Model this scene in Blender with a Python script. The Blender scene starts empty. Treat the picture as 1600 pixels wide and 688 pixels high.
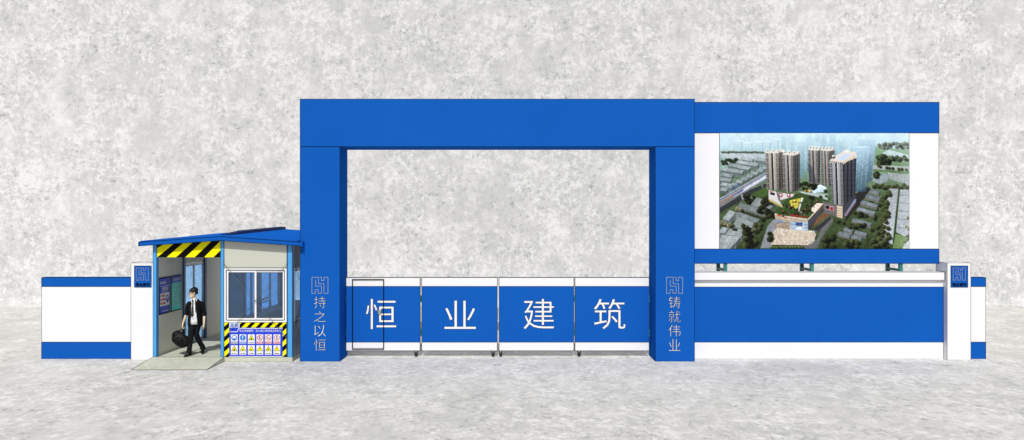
import bpy, bmesh, math, random
import numpy as np
from mathutils import Vector, Matrix
random.seed(7)
SC = bpy.context.scene
COL = SC.collection
CAMD, EYE, F = 17.6, 3.565, 1091.2       # camera distance to the gateway face, eye height, focal length (px)
R = math.radians

# ------------------------------------------------------------------ materials
def lin(c):
    return tuple(((v/255)/12.92 if v/255 <= .04045 else ((v/255+.055)/1.055)**2.4) for v in c)
MATS = {}
def nodes(name):
    m = bpy.data.materials.new(name); m.use_nodes = True
    nt = m.node_tree
    return m, nt, nt.nodes['Principled BSDF']
def paint(name, col, rough=.45, var=.06, scale=1.3, bump=0.0, spec=.4, metal=0.0, fine=40):
    """painted sheet: base colour with faint large-scale wear and fine dust"""
    if name in MATS: return MATS[name]
    m, nt, b = nodes(name)
    tc = nt.nodes.new('ShaderNodeTexCoord')
    n1 = nt.nodes.new('ShaderNodeTexNoise'); n1.inputs['Scale'].default_value = scale; n1.inputs['Detail'].default_value = 6
    n2 = nt.nodes.new('ShaderNodeTexNoise'); n2.inputs['Scale'].default_value = fine; n2.inputs['Detail'].default_value = 3
    ad = nt.nodes.new('ShaderNodeMath'); ad.operation = 'MULTIPLY_ADD'; ad.inputs[1].default_value = .35
    nt.links.new(tc.outputs['Object'], n1.inputs['Vector']); nt.links.new(tc.outputs['Object'], n2.inputs['Vector'])
    nt.links.new(n2.outputs['Fac'], ad.inputs[0]); nt.links.new(n1.outputs['Fac'], ad.inputs[2])
    r = nt.nodes.new('ShaderNodeValToRGB')
    r.color_ramp.elements[0].position = .4; r.color_ramp.elements[1].position = .95
    lo = [max(0, v*(1-var)) for v in col]; hi = [min(1, v*(1+var)+var*.01) for v in col]
    r.color_ramp.elements[0].color = (*lo, 1); r.color_ramp.elements[1].color = (*hi, 1)
    nt.links.new(ad.outputs[0], r.inputs[0]); nt.links.new(r.outputs[0], b.inputs['Base Color'])
    b.inputs['Roughness'].default_value = rough; b.inputs['Metallic'].default_value = metal
    b.inputs['Specular IOR Level'].default_value = spec
    if bump:
        bp = nt.nodes.new('ShaderNodeBump'); bp.inputs['Strength'].default_value = bump; bp.inputs['Distance'].default_value = .01
        nt.links.new(n2.outputs['Fac'], bp.inputs['Height']); nt.links.new(bp.outputs[0], b.inputs['Normal'])
    MATS[name] = m
    return m
def concrete(name, stops, sc=1.0, uv=True, bump=.15, drips=.16):
    m, nt, b = nodes(name)
    N = nt.nodes; L = nt.links
    tc = N.new('ShaderNodeTexCoord')
    src = tc.outputs['UV'] if uv else tc.outputs['Object']
    def noise(s, d, rgh=.6, dist=0, off=0, sy=1.0):
        mp = N.new('ShaderNodeMapping'); mp.inputs['Location'].default_value = (off, off*.7, off*.3)
        mp.inputs['Scale'].default_value = (1, sy, 1)
        L.new(src, mp.inputs['Vector'])
        n = N.new('ShaderNodeTexNoise'); n.inputs['Scale'].default_value = s*sc; n.inputs['Detail'].default_value = d
        n.inputs['Roughness'].default_value = rgh; n.inputs['Distortion'].default_value = dist
        L.new(mp.outputs[0], n.inputs['Vector']); return n.outputs['Fac']
    def mth(op, a, bb, c=None):
        q = N.new('ShaderNodeMath'); q.operation = op
        for i, v in enumerate((a, bb, c)):
            if v is None: continue
            if isinstance(v, (int, float)): q.inputs[i].default_value = v
            else: L.new(v, q.inputs[i])
        return q.outputs[0]
    def ramp(x, a, bb, va=0., vb=1.):
        q = N.new('ShaderNodeMapRange'); q.inputs['From Min'].default_value = a; q.inputs['From Max'].default_value = bb
        q.inputs['To Min'].default_value = va; q.inputs['To Max'].default_value = vb; q.interpolation_type = 'SMOOTHSTEP'
        L.new(x, q.inputs['Value']); return q.outputs[0]
    big = noise(.22, 4, .55)                       # broad cloudiness
    mid = noise(1.3, 10, .74, .3, 11)               # scuffed plaster patches
    streak = noise(1.6, 5, .6, .2, 23, .28 if 'plaster' in name else 1.)        # drips running down
    grain = noise(4.2, 7, .78, .1, 31)                 # fine grain
    spot = noise(4.5, 8, .74, .3, 47)                 # pits
    patch = ramp(noise(.5, 4, .6, 0, 61), .4, .58)
    v = mth('MULTIPLY_ADD', big, .22, .06)
    v = mth('MULTIPLY_ADD', mid, .55, v)
    v = mth('MULTIPLY_ADD', streak, drips, v)
    amp = ramp(noise(.6, 5, .66, .2, 113), .40, .60, .3, .85)
    gd = mth('MULTIPLY', mth('SUBTRACT', grain, .5), amp)
    v = mth('ADD', mth('ADD', v, .36), gd)          # mean about .855
    flake = mth('MULTIPLY', ramp(spot, .52, .6), patch)
    v = mth('MULTIPLY_ADD', flake, .15, v)         # pale flaking
    pits = mth('MULTIPLY', ramp(noise(5.5, 8, .78, .3, 71), .53, .61), ramp(noise(.7, 4, .6, 0, 83), .42, .56))
    v = mth('MULTIPLY_ADD', pits, -.2, v)
    ck = N.new('ShaderNodeTexVoronoi'); ck.feature = 'DISTANCE_TO_EDGE'; ck.inputs['Scale'].default_value = .34*sc
    wv = N.new('ShaderNodeVectorMath'); wv.operation = 'MULTIPLY_ADD'; wn = N.new('ShaderNodeTexNoise'); wn.inputs['Scale'].default_value = 1.3; wn.inputs['Detail'].default_value = 6
    L.new(src, wn.inputs['Vector']); L.new(wn.outputs['Color'], wv.inputs[0]); wv.inputs[1].default_value = (1.3, 1.3, 1.3); L.new(src, wv.inputs[2]); L.new(wv.outputs[0], ck.inputs['Vector'])
    crk = mth('MULTIPLY', ramp(ck.outputs['Distance'], .012, 0., 0., 1.), ramp(noise(.8, 3, .5, 0, 97), .5, .62))
    v = mth('MULTIPLY_ADD', crk, -.07, v)         # dark pitting
    cr = N.new('ShaderNodeValToRGB'); L.new(v, cr.inputs[0])
    e = cr.color_ramp.elements
    e[0].position = stops[0][0]; e[0].color = (*lin(stops[0][1]), 1)
    e[1].position = stops[-1][0]; e[1].color = (*lin(stops[-1][1]), 1)
    for p, c in stops[1:-1]:
        q = e.new(p); q.color = (*lin(c), 1)
    L.new(cr.outputs[0], b.inputs['Base Color'])
    b.inputs['Roughness'].default_value = .85; b.inputs['Specular IOR Level'].default_value = .2
    if bump:
        bp = N.new('ShaderNodeBump'); bp.inputs['Strength'].default_value = bump; bp.inputs['Distance'].default_value = .02
        L.new(v, bp.inputs['Height']); L.new(bp.outputs[0], b.inputs['Normal'])
    return m
ST = [(.62, (155,157,157)), (.76, (187,189,188)), (.87, (202,203,202)), (1.03, (226,227,226))]
M_WALL = concrete('plastered_backdrop_concrete', ST)
M_GROUND = concrete('pale_ground_concrete', [(p-.004, (c[0]+2, c[1]+1, c[2]-2)) for p, c in ST], sc=1.5, drips=.1)
M_SLAB = concrete('booth_floor_concrete', [(.6, (158,162,146)), (.8, (186,189,172)), (1.05, (204,207,190))], sc=1.6, uv=False)
BLUE = paint('blue_paint', (.0075, .1, .445), .8, .05, .6, spec=0.0)
BLUEL = paint('blue_edge', (.002, .012, .045), .6, .02, spec=.1)
WHITE = paint('white_paint', (.82, .825, .84), .55, .03, .7, spec=.2)
GREYL = paint('edge_line', (.03, .032, .036), .6, .02, spec=.1)
BLACK = paint('black_paint', (.003, .003, .0035), .6, .1, spec=.06)
YELLOW = paint('yellow_paint', (.9, .84, .003), .6, .03, spec=.1)
SKYB = paint('light_blue_post', (.065, .34, .72), .4, .05)
NAVY_SHADE = paint('navy_shaded_frame', (.02, .075, .2), .4, .05)
CREAM = paint('cream_panel', (.535, .555, .475), .6, .03, .8, spec=.2)
def ribbed(name, col):
    m = paint(name, col, .8, .05, .6, spec=0.0); nt = m.node_tree; b = nt.nodes['Principled BSDF']
    tc = nt.nodes.new('ShaderNodeTexCoord'); wv = nt.nodes.new('ShaderNodeTexWave'); wv.inputs['Scale'].default_value = 3.0; wv.bands_direction = 'X'
    bp = nt.nodes.new('ShaderNodeBump'); bp.inputs['Strength'].default_value = .3; bp.inputs['Distance'].default_value = .002
    nt.links.new(tc.outputs['Object'], wv.inputs['Vector']); nt.links.new(wv.outputs['Fac'], bp.inputs['Height']); nt.links.new(bp.outputs[0], b.inputs['Normal'])
    src = b.inputs['Base Color'].links[0].from_socket; mx = nt.nodes.new('ShaderNodeMix'); mx.data_type = 'RGBA'; mx.blend_type = 'MULTIPLY'; mx.inputs[0].default_value = 1
    rg = nt.nodes.new('ShaderNodeValToRGB'); rg.color_ramp.elements[0].color = (.97, .97, .975, 1); rg.color_ramp.elements[1].color = (1.0, 1.03, 1.02, 1); nt.links.new(wv.outputs['Fac'], rg.inputs[0])
    nt.links.new(src, mx.inputs[6]); nt.links.new(rg.outputs[0], mx.inputs[7]); nt.links.new(mx.outputs[2], b.inputs['Base Color'])
    return m
RIB = ribbed('ribbed_blue_sheet', (.0075, .1, .445))
INNER = paint('inner_panel', (.86, .845, .76), .6, .03, .8, spec=.15)
SIGNB = paint('sign_blue', (.005, .045, .62), .4, .03)
ICONB = paint('icon_blue', (.01, .17, .66), .4, .02)
SIGNR = paint('sign_red', (.62, .015, .02), .4, .03)
TEAL = paint('teal_steel', (.02, .19, .17), .5, .1)
STEEL = paint('rod_steel', (.16, .17, .18), .4, .05, metal=.3)
ALU = paint('aluminium', (.6, .62, .63), .35, .04, metal=.2)
RUBBER = paint('rubber', (.012, .013, .013), .7, .1)
SKIN = paint('skin', (.72, .56, .38), .55, .05, 6)
HAIR = paint('hair', (.006, .006, .007), .6, .2, 20, fine=150)
SUIT = paint('black_cloth', (.008, .008, .009), .9, .3, 8, .3, .05)
TROUS = paint('dark_trousers', (.011, .011, .013), .9, .3, 8, .3, .05)
TIE = paint('tie', (.03, .03, .034), .7, .2, 20)
LEATH = paint('black_leather', (.006, .006, .0065), .6, .3, 12, .3, .15)
SHOE = paint('shoe_leather', (.006, .006, .006), .35, .1)
def shirt_mat():
    m, nt, b = nodes('patterned_shirt')
    tc = nt.nodes.new('ShaderNodeTexCoord'); v = nt.nodes.new('ShaderNodeTexNoise'); v.inputs['Scale'].default_value = 26
    v.inputs['Detail'].default_value = 2; v.inputs['Distortion'].default_value = 1.2
    r = nt.nodes.new('ShaderNodeValToRGB'); r.color_ramp.elements[0].position = .36; r.color_ramp.elements[0].color = (.05,.05,.06,1)
    r.color_ramp.elements[1].position = .42; r.color_ramp.elements[1].color = (.8,.8,.82,1)
    nt.links.new(tc.outputs['Object'], v.inputs['Vector']); nt.links.new(v.outputs['Fac'], r.inputs[0]); nt.links.new(r.outputs[0], b.inputs['Base Color'])
    b.inputs['Roughness'].default_value = .8
    return m
SHIRT = shirt_mat()
def glass(name, tint, gl=.1):
    m = bpy.data.materials.new(name); m.use_nodes = True; nt = m.node_tree; nt.nodes.clear()
    o = nt.nodes.new('ShaderNodeOutputMaterial'); t = nt.nodes.new('ShaderNodeBsdfTransparent'); g = nt.nodes.new('ShaderNodeBsdfGlossy')
    t.inputs[0].default_value = (*tint, 1); g.inputs[0].default_value = (.75, .85, 1, 1); g.inputs['Roughness'].default_value = .04
    d = nt.nodes.new('ShaderNodeBsdfDiffuse'); d.inputs[0].default_value = (.06, .17, .42, 1)
    mx = nt.nodes.new('ShaderNodeMixShader'); mx.inputs[0].default_value = gl
    mx2 = nt.nodes.new('ShaderNodeMixShader'); mx2.inputs[0].default_value = .03
    nt.links.new(t.outputs[0], mx2.inputs[1]); nt.links.new(d.outputs[0], mx2.inputs[2])
    nt.links.new(mx2.outputs[0], mx.inputs[1]); nt.links.new(g.outputs[0], mx.inputs[2]); nt.links.new(mx.outputs[0], o.inputs[0])
    return m
GLASS = glass('tinted_glass', (.55, .76, .97), .08)
def vcol_mat(name, rough=.55):
    m, nt, b = nodes(name)
    a = nt.nodes.new('ShaderNodeVertexColor'); a.layer_name = 'Col'
    nt.links.new(a.outputs[0], b.inputs['Base Color']); b.inputs['Roughness'].default_value = rough
    b.inputs['Specular IOR Level'].default_value = .15
    return m
PRINT = vcol_mat('printed_vinyl')

# ------------------------------------------------------------------ object helpers
def tag(o, label=None, cat=None, group=None, kind=None):
    if label: o['label'] = label
    if cat: o['category'] = cat
    if group: o['group'] = group
    if kind: o['kind'] = kind
    return o
def thing(name, label, cat, loc, group=None):
    o = bpy.data.objects.new(name, None); COL.objects.link(o); o.location = loc; o.empty_display_size = .2
    o['wl'] = list(loc)
    return tag(o, label, cat, group)
def wloc(o):
    v = Vector((0, 0, 0))
    while o: v += o.location; o = o.parent
    return v
class MB:
    def __init__(s): s.v = []; s.f = []; s.m = []; s.mats = []
    def mi(s, m):
        if m not in s.mats: s.mats.append(m)
        return s.mats.index(m)
    def add(s, vs, fs, m):
        k = len(s.v); s.v += [tuple(v) for v in vs]; i = s.mi(m)
        for f in fs: s.f.append([k+q for q in f]); s.m.append(i)
    def box(s, x0, x1, y0, y1, z0, z1, m, line=None, lw=.011):
        vs = [(x, y, z) for z in (z0, z1) for y in (y0, y1) for x in (x0, x1)]
        s.add(vs, [(0,2,3,1), (4,5,7,6), (0,1,5,4), (2,6,7,3), (0,4,6,2), (1,3,7,5)], m)
        if line:
            h = lw/2
            for y in (y0, y1):
                for z in (z0, z1): s.box(x0-h, x1+h, y-h*.6, y+h*.6, z-h, z+h, line)
                for x in (x0, x1): s.box(x-h, x+h, y-h*.6, y+h*.6, z0-h, z1+h, line)
            for x in (x0, x1):
                for z in (z0, z1): s.box(x-h, x+h, y0, y1, z-h, z+h, line)
        return s
    def prism(s, pts, y0, y1, m):              # polygon in XZ, extruded along Y
        n = len(pts); vs = [(x, y0, z) for x, z in pts] + [(x, y1, z) for x, z in pts]
        s.add(vs, [list(range(n)), list(range(2*n-1, n-1, -1))] + [(i, i+n, (i+1) % n+n, (i+1) % n) for i in range(n)], m); return s
    def bar(s, a, b, w, m, d=None):            # square bar between two points
        a = Vector(a); b = Vector(b); t = (b-a).normalized(); d = d or w
        u = t.cross(Vector((0, 1, 0)) if abs(t.y) < .9 else Vector((1, 0, 0))).normalized(); v = t.cross(u)
        vs = [p + u*su*w/2 + v*sv*d/2 for p in (a, b) for su, sv in ((-1,-1), (1,-1), (1,1), (-1,1))]
        s.add(vs, [(0,1,2,3), (7,6,5,4), (0,4,5,1), (1,5,6,2), (2,6,7,3), (3,7,4,0)], m); return s
    def loft(s, rings, m, cap=True):           # rings: list of equally long point lists
        n = len(rings[0]); vs = [p for r in rings for p in r]; fs = []
        for k in range(len(rings)-1):
            for i in range(n): fs.append((k*n+i, k*n+(i+1) % n, (k+1)*n+(i+1) % n, (k+1)*n+i))
        if cap: fs += [list(range(n-1, -1, -1)), [(len(rings)-1)*n+i for i in range(n)]]
        s.add(vs, fs, m); return s
    def tube(s, pts, rad, m, n=10, cap=True, fl=1.0):
        pts = [Vector(p) for p in pts]; rings = []
        for i, p in enumerate(pts):
            t = (pts[min(i+1, len(pts)-1)] - pts[max(i-1, 0)]).normalized()
            u = t.cross(Vector((0, 1, 0)) if abs(t.y) < .9 else Vector((1, 0, 0))).normalized(); v = t.cross(u)
            r = rad[i] if isinstance(rad, (list, tuple)) else rad
            rings.append([p + (u*math.cos(a) + v*math.sin(a)*fl)*r for a in [2*math.pi*k/n for k in range(n)]])
        return s.loft(rings, m, cap)
    def ell(s, c, r, m, nu=16, nv=10):
        rings = []
        for j in range(1, nv):
            ph = math.pi*j/nv
            rings.append([(c[0]+r[0]*math.sin(ph)*math.cos(a), c[1]+r[1]*math.sin(ph)*math.sin(a), c[2]-r[2]*math.cos(ph)) for a in [2*math.pi*k/nu for k in range(nu)]])
        return s.loft(rings, m)
    def build(s, name, parent=None, smooth=False, fix=True):
        o0 = wloc(parent) if parent else Vector((0, 0, 0))
        me = bpy.data.meshes.new(name)
        me.from_pydata([tuple(Vector(v)-o0) for v in s.v], [], s.f)
        for m in s.mats: me.materials.append(m)
        me.polygons.foreach_set('material_index', s.m)
        if fix:
            bm = bmesh.new(); bm.from_mesh(me); bmesh.ops.recalc_face_normals(bm, faces=bm.faces); bm.to_mesh(me); bm.free()
        if smooth: me.polygons.foreach_set('use_smooth', [True]*len(me.polygons))
        o = bpy.data.objects.new(name, me); COL.objects.link(o)
        if parent: o.parent = parent
        return o
def X(px, y=0.): return (px-800)/F*(CAMD+y)
def Z(py, y=0.): return EYE-(py-344)/F*(CAMD+y)

def text_geo(body, offset=0., extrude=.003):
    cu = bpy.data.curves.new('t', 'FONT'); cu.body = body; cu.size = 1; cu.extrude = extrude; cu.offset = offset; cu.resolution_u = 3
    ob = bpy.data.objects.new('t', cu); COL.objects.link(ob)
    dg = bpy.context.evaluated_depsgraph_get(); me = bpy.data.meshes.new_from_object(ob.evaluated_get(dg))
    vs = [v.co.copy() for v in me.vertices]; fs = [list(p.vertices) for p in me.polygons]
    bpy.data.objects.remove(ob); bpy.data.curves.remove(cu); bpy.data.meshes.remove(me)
    return vs, fs
TG = {}
def put_text(mb, body, cx, cz, y, w, h, m, offset=0., frame='front', back=None, bo=.02, depth=.004):
    """writing centred on (cx,cz), fitted into w x h; face at y looking towards -Y, or frame='left': on a wall looking to +X"""
    def place(off, mat, yy, ref):
        key = (body, off)
        if key not in TG: TG[key] = text_geo(body, off)
        vs, fs = TG[key]
        if not vs: return ref
        xs = [v.x for v in vs]; ys = [v.y for v in vs]; zz = [v.z for v in vs]
        if ref is None:
            ref = ((min(xs)+max(xs))/2, (min(ys)+max(ys))/2, w/(max(xs)-min(xs)), h/(max(ys)-min(ys)))
        ax, ay, sx, sy = ref; zm = max(zz) or 1
        out = []
        for v in vs:
            a = (v.x-ax)*sx; b = (v.y-ay)*sy; d = (v.z/zm)*depth*.5
            if frame == 'front': out.append((cx+a, yy-d, cz+b))
            else: out.append((yy+d, cx+a, cz+b))
        mb.add(out, fs, mat)
        return ref
    ref = place(offset, m, y, None)
    if back:
        for i, (dx, dz) in enumerate(((-1, 0), (1, 0), (0, -1), (0, 1))):
            bx = ref[0]-dx*bo/ref[2]; bz = ref[1]-dz*bo/ref[3]
            place(offset, back, y+.0035+.0004*i, (bx, bz, ref[2], ref[3]))

EMB = [(255,180),(255,360),(420,360),(420,570),(330,570),(330,460),(250,460),(250,570),(150,570),(150,100),(335,100),(335,290),(490,290),(490,570),(605,570),(605,100),(490,100),(490,200),(420,200),(420,100),(370,100)]
def emblem(mb, cx, cz, y, w, h, lw, m, outline=None):
    P = [(cx+((x-377)/455)*w, cz-((z-335)/470)*h) for x, z in EMB]
    for i, (a, b) in enumerate(zip(P, P[1:])):
        for mat, ww, yy in ((outline, lw*2.1, y+.004), (m, lw, y)):  # dark outline of wider bars behind the emblem lines
            if not mat: continue
            x0, x1 = sorted((a[0], b[0])); z0, z1 = sorted((a[1], b[1])); e = ww/2
            if abs(x0-x1) < 1e-4: mb.box(x0-e, x1+e, yy-.004+(i % 2)*.0007, yy, z0-e*.98, z1+e*.98, mat)
            else: mb.box(x0-e*.98, x1+e*.98, yy-.004+(i % 2)*.0007, yy, z0-e, z1+e, mat)

def clip(poly, x0, x1, z0, z1):
    for ax, lim, sg in ((0, x0, 1), (0, x1, -1), (1, z0, 1), (1, z1, -1)):
        out = []
        for i in range(len(poly)):
            a, b = poly[i-1], poly[i]; da = (a[ax]-lim)*sg; db = (b[ax]-lim)*sg
            if (da >= 0) != (db >= 0):
                t = da/(da-db); out.append((a[0]+(b[0]-a[0])*t, a[1]+(b[1]-a[1])*t))
            if db >= 0: out.append(b)
        poly = out
        if len(poly) < 3: return None
    return poly
def stripes(mb, x0, x1, z0, z1, y, pitch, ph, m, slope=1.0, topf=None):
    """yellow diagonal bands, rising to the right"""
    h = z1-z0; k = -20
    while k < 60:
        a = x0+ph+k*pitch; k += 1
        p = clip([(a, z0), (a+pitch*.5, z0), (a+pitch*.5+h*slope, z1), (a+h*slope, z1)], x0, x1, z0, z1)
        if p:
            if topf: p = [(x, min(z, topf(x))) for x, z in p]
            mb.prism(p, y-.003, y, m)

# ------------------------------------------------------------------ ground and backdrop
def sheet(name, prof, x0, x1, nx, mat, v0=0.):
    """prof: (y, z, v) profile swept along x, with uv (x, v)"""
    me = bpy.data.meshes.new(name); vs = []; fs = []; uvs = []
    for (y, z, v) in prof:
        for i in range(nx+1): vs.append((x0+(x1-x0)*i/nx, y, z)); uvs.append((x0+(x1-x0)*i/nx, v))
    for k in range(len(prof)-1):
        for i in range(nx): a = k*(nx+1)+i; fs.append((a, a+1, a+nx+2, a+nx+1))
    me.from_pydata(vs, [], fs); uv = me.uv_layers.new(name='UVMap')
    for l in me.loops: uv.data[l.index].uv = uvs[l.vertex_index]
    me.materials.append(mat); me.polygons.foreach_set('use_smooth', [True]*len(fs))
    o = bpy.data.objects.new(name, me); COL.objects.link(o); tag(o, kind='structure'); return o
GV = .85; YB = 11.0; RB = .4
sheet('ground', [(-260, 0, -260*GV), (-20, 0, -20*GV), (YB, 0, YB*GV)], -180, 180, 12, M_GROUND)
prof = []
for k in range(17):
    a = math.pi/2*k/16; prof.append((YB+RB*math.sin(a), RB*(1-math.cos(a)), YB*GV+RB*a))
prof.append((YB+RB, 70, YB*GV+RB*math.pi/2+70-RB))
sheet('backdrop_wall', prof, -180, 180, 12, M_WALL)

# ------------------------------------------------------------------ gateway
PD = .79
gate = thing('gateway', 'tall blue rectangular site entrance gateway framing the four gate leaves', 'gateway', (-.37, .4, 0))
zl = Z(229.3)
MB().box(-5.34, -4.34, 0, PD, 0, zl-.002, BLUE, BLUEL).build('pillar', gate)
MB().box(3.613, 4.6, 0, PD, 0, zl-.002, BLUE, BLUEL).build('pillar', gate)
MB().box(-5.34, 4.6, 0, PD, zl+.002, Z(155), BLUE, BLUEL).build('lintel', gate)
for pcx, word in ((500, '持之以恒'), (1054, '铸就伟业')):
    mb = MB(); emblem(mb, X(pcx), Z(446), -.002, .405, .405, .0085, paint('emblem_line', (.42, .52, .68), .5, .02), BLUEL); mb.build('emblem', gate)
    for i, ch in enumerate(word):
        mb = MB(); hh = .29; put_text(mb, ch, X(pcx), Z(472.5+22.2*i), -.006, .29 if ch != '之' else .29, hh if ch != '之' else .26, WHITE, -.022, back=BLUEL, bo=.008)
        mb.build('character', gate)

# ------------------------------------------------------------------ gate leaves
GY = .6; s = CAMD+GY
zt, zb = Z(433.8, GY), Z(548.3, GY); b0, b1 = Z(534.5, GY), Z(448, GY)
leaf_group = 'hinged gate leaves under the gateway'
leaves = [(540.3, 656.4, 595.5, '恒', 47, 47, 650, 'left'), (659, 777, 719, '业', 49, 44, 770.5, 'mid'), (779.8, 896.6, 842, '建', 48, 47, 782.3, 'mid'), (898.4, 1014.2, 952.5, '筑', 49, 47, 905, 'right')]
lab = ['gate leaf with a black outlined wicket door and small lock, at the left pillar', 'gate leaf carrying the character 业 between the wicket door leaf and the 建 leaf',
       'gate leaf carrying the character 建, just right of the central gap', 'gate leaf carrying the character 筑, beside the right pillar']
for i, (a, b, tc, ch, tw, th, cx, _) in enumerate(leaves):
    x0, x1 = X(a, GY), X(b, GY)
    root = thing('gate_leaf', lab[i], 'gate leaf', ((x0+x1)/2, GY+.03, 0), leaf_group)
    MB().box(x0, x1, GY, GY+.05, zb, zt, WHITE, GREYL, .014).build('panel', root)
    MB().box(x0+.006, x1-.006, GY-.006, GY+.002, b0, b1, RIB).box(x0+.006, x1-.006, GY-.008, GY-.004, b1, b1+.012, BLUEL).box(x0+.006, x1-.006, GY-.008, GY-.004, b0-.01, b0, BLUEL).build('blue_band', root)
    mb = MB(); put_text(mb, ch, X(tc, GY), Z(490.8 if ch != '业' else 492, GY), GY-.012, tw/60, th/60, WHITE, -.006, back=BLUEL, bo=.012); mb.build('character', root)
    # caster
    cxm = X(cx, GY); cas = MB()
    cas.box(cxm-.045, cxm+.045, GY-.01, GY+.06, zb-.03, zb-.006, BLACK)
    cas.box(cxm-.043, cxm-.031, GY+.0, GY+.05, zb-.11, zb-.03, BLACK).box(cxm+.031, cxm+.043, GY+.0, GY+.05, zb-.11, zb-.03, BLACK)
    cas.box(cxm-.016, cxm+.016, GY-.013, GY-.006, zb-.027, zb-.012, ALU)
    c = cas.build('caster', root)
    w = MB(); ring = []
    for xx, rr in ((-.03, .045), (-.025, .056), (.025, .056), (.03, .045)):
        ring.append([(cxm+xx, GY+.025+rr*math.cos(q), .057+rr*math.sin(q)) for q in [2*math.pi*k/20 for k in range(20)]])
    w.loft(ring, RUBBER); w.build('wheel', c, smooth=False)
    # hinges
    hx = {0: [x0-.012, x1+.0], 1: [x0-.02], 2: [x1+.02], 3: [x0-.02, x1+.004]}[i]
    hx = {0: [x0+.0], 1: [x0-.023], 2: [x1+.015], 3: [x1+.002]}[i]
    for q in hx:
        for zz in (Z(467, GY), Z(520, GY)):
            mb = MB().tube([(q, GY+.0, zz-.09), (q, GY+.0, zz-.01)], .013, TEAL, 8).tube([(q, GY+.0, zz+.01), (q, GY+.0, zz+.09)], .013, TEAL, 8)
            mb.box(q-.02, q+.02, GY+.008, GY+.03, zz-.085, zz+.085, TEAL); mb.build('hinge', root)
    if i == 0:
        wx0, wx1, wz0, wz1 = X(551, GY), X(599.6, GY), Z(545.3, GY), Z(437, GY)
        e = .011; mb = MB()
        for (p0, p1, q0, q1) in ((wx0-e, wx1+e, wz0-e, wz0+e), (wx0-e, wx1+e, wz1-e, wz1+e), (wx0-e, wx0+e, wz0+e, wz1-e), (wx1-e, wx1+e, wz0+e, wz1-e)):
            mb.box(p0, p1, GY-.024, GY-.002, q0, q1, BLACK)
        wd = mb.build('wicket_door', root)
        lx, lz = X(593.5, GY), Z(487.5, GY)
        MB().box(lx-.045, lx+.04, GY-.04, GY-.0245, lz-.045, lz+.045, ALU, GREYL, .006).bar((lx-.06, GY-.055, lz+.01), (lx+.03, GY-.055, lz+.01), .018, STEEL).build('lock', wd)
    if i == 1:
        MB().box(x1-.002, x1+.02, GY-.012, GY+.04, Z(500, GY), Z(482, GY), STEEL).build('latch', root)

# ------------------------------------------------------------------ boundary walls and pillars
WY = .33
for (a, b, l) in ((65, 204.5, 'long white wall panel with blue bands, left end of the site'), (1516.8, 1540.2, 'short white wall panel with blue bands beyond the right gate pier')):
    x0, x1 = (X(a, WY), -9.71) if a < 800 else (11.69, X(b, WY))
    r = thing('boundary_wall', l, 'wall', ((x0+x1)/2, WY+.1, 0), 'end panels of the boundary wall')
    za, zc, zd = Z(534.7, WY), Z(448, WY), Z(434, WY)
    MB().box(x0+.002, x1-.002, WY+.002, WY+.2, za, zc, WHITE, GREYL, .008).build('wall_panel', r)
    MB().box(x0, x1, WY, WY+.205, 0, za, BLUE, BLUEL, .012).build('bottom_band', r)
    MB().box(x0, x1, WY, WY+.205, zc, zd, BLUE, BLUEL, .012).build('top_band', r)
r = thing('billboard_wall', 'long blue boundary wall with white cap and base beneath the billboard', 'wall', (7.8, WY+.1, 0))
x0, x1 = 4.607, X(1472.8, WY+.03)
za, zc, zd = Z(535, WY), Z(448.5, WY), Z(440.5, WY)
MB().box(x0, x1, WY, WY+.2, 0, za, WHITE, GREYL, .006).build('base_band', r)
MB().box(x0, x1, WY+.001, WY+.199, za+.001, zc, RIB, BLUEL, .011).build('blue_panel', r)
MB().box(x0, x1, WY, WY+.2, zc+.001, Z(438, WY)+.01, WHITE).build('top_band', r)
MB().box(x0, X(1475.5, WY-.06), WY-.07, WY+.27, Z(438, WY-.07), Z(425.5, WY-.07), WHITE, GREYL, .009).build('cap', r)
for a, l in ((-9.7, 'white square gate pier with blue company plaque beside the guard booth'), (11.08, 'white square gate pier with blue company plaque at the end of the blue wall')):
    r = thing('gate_pier', l, 'pillar', (a+.3, .4, 0), 'white gate piers with blue plaques')
    PY = .18
    MB().box(a, a+.6, PY, PY+.47, 0, Z(411, PY), WHITE, GREYL, .009).build('shaft', r)
    cx = a+.3+(.005); cz = Z(432.3, PY)
    p = MB().box(cx-.215, cx+.215, PY-.008, PY-.001, cz-.27, cz+.27, BLUE, BLUEL, .012).build('plaque', r)
    mb = MB(); emblem(mb, cx-.01, cz+.062, PY-.012, .31, .31, .005, ALU, BLUEL); mb.build('emblem', p)
    mb = MB(); put_text(mb, '恒业建筑', cx, cz-.205, PY-.014, .37, .085, BLACK, .03); mb.build('lettering', p)

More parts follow.
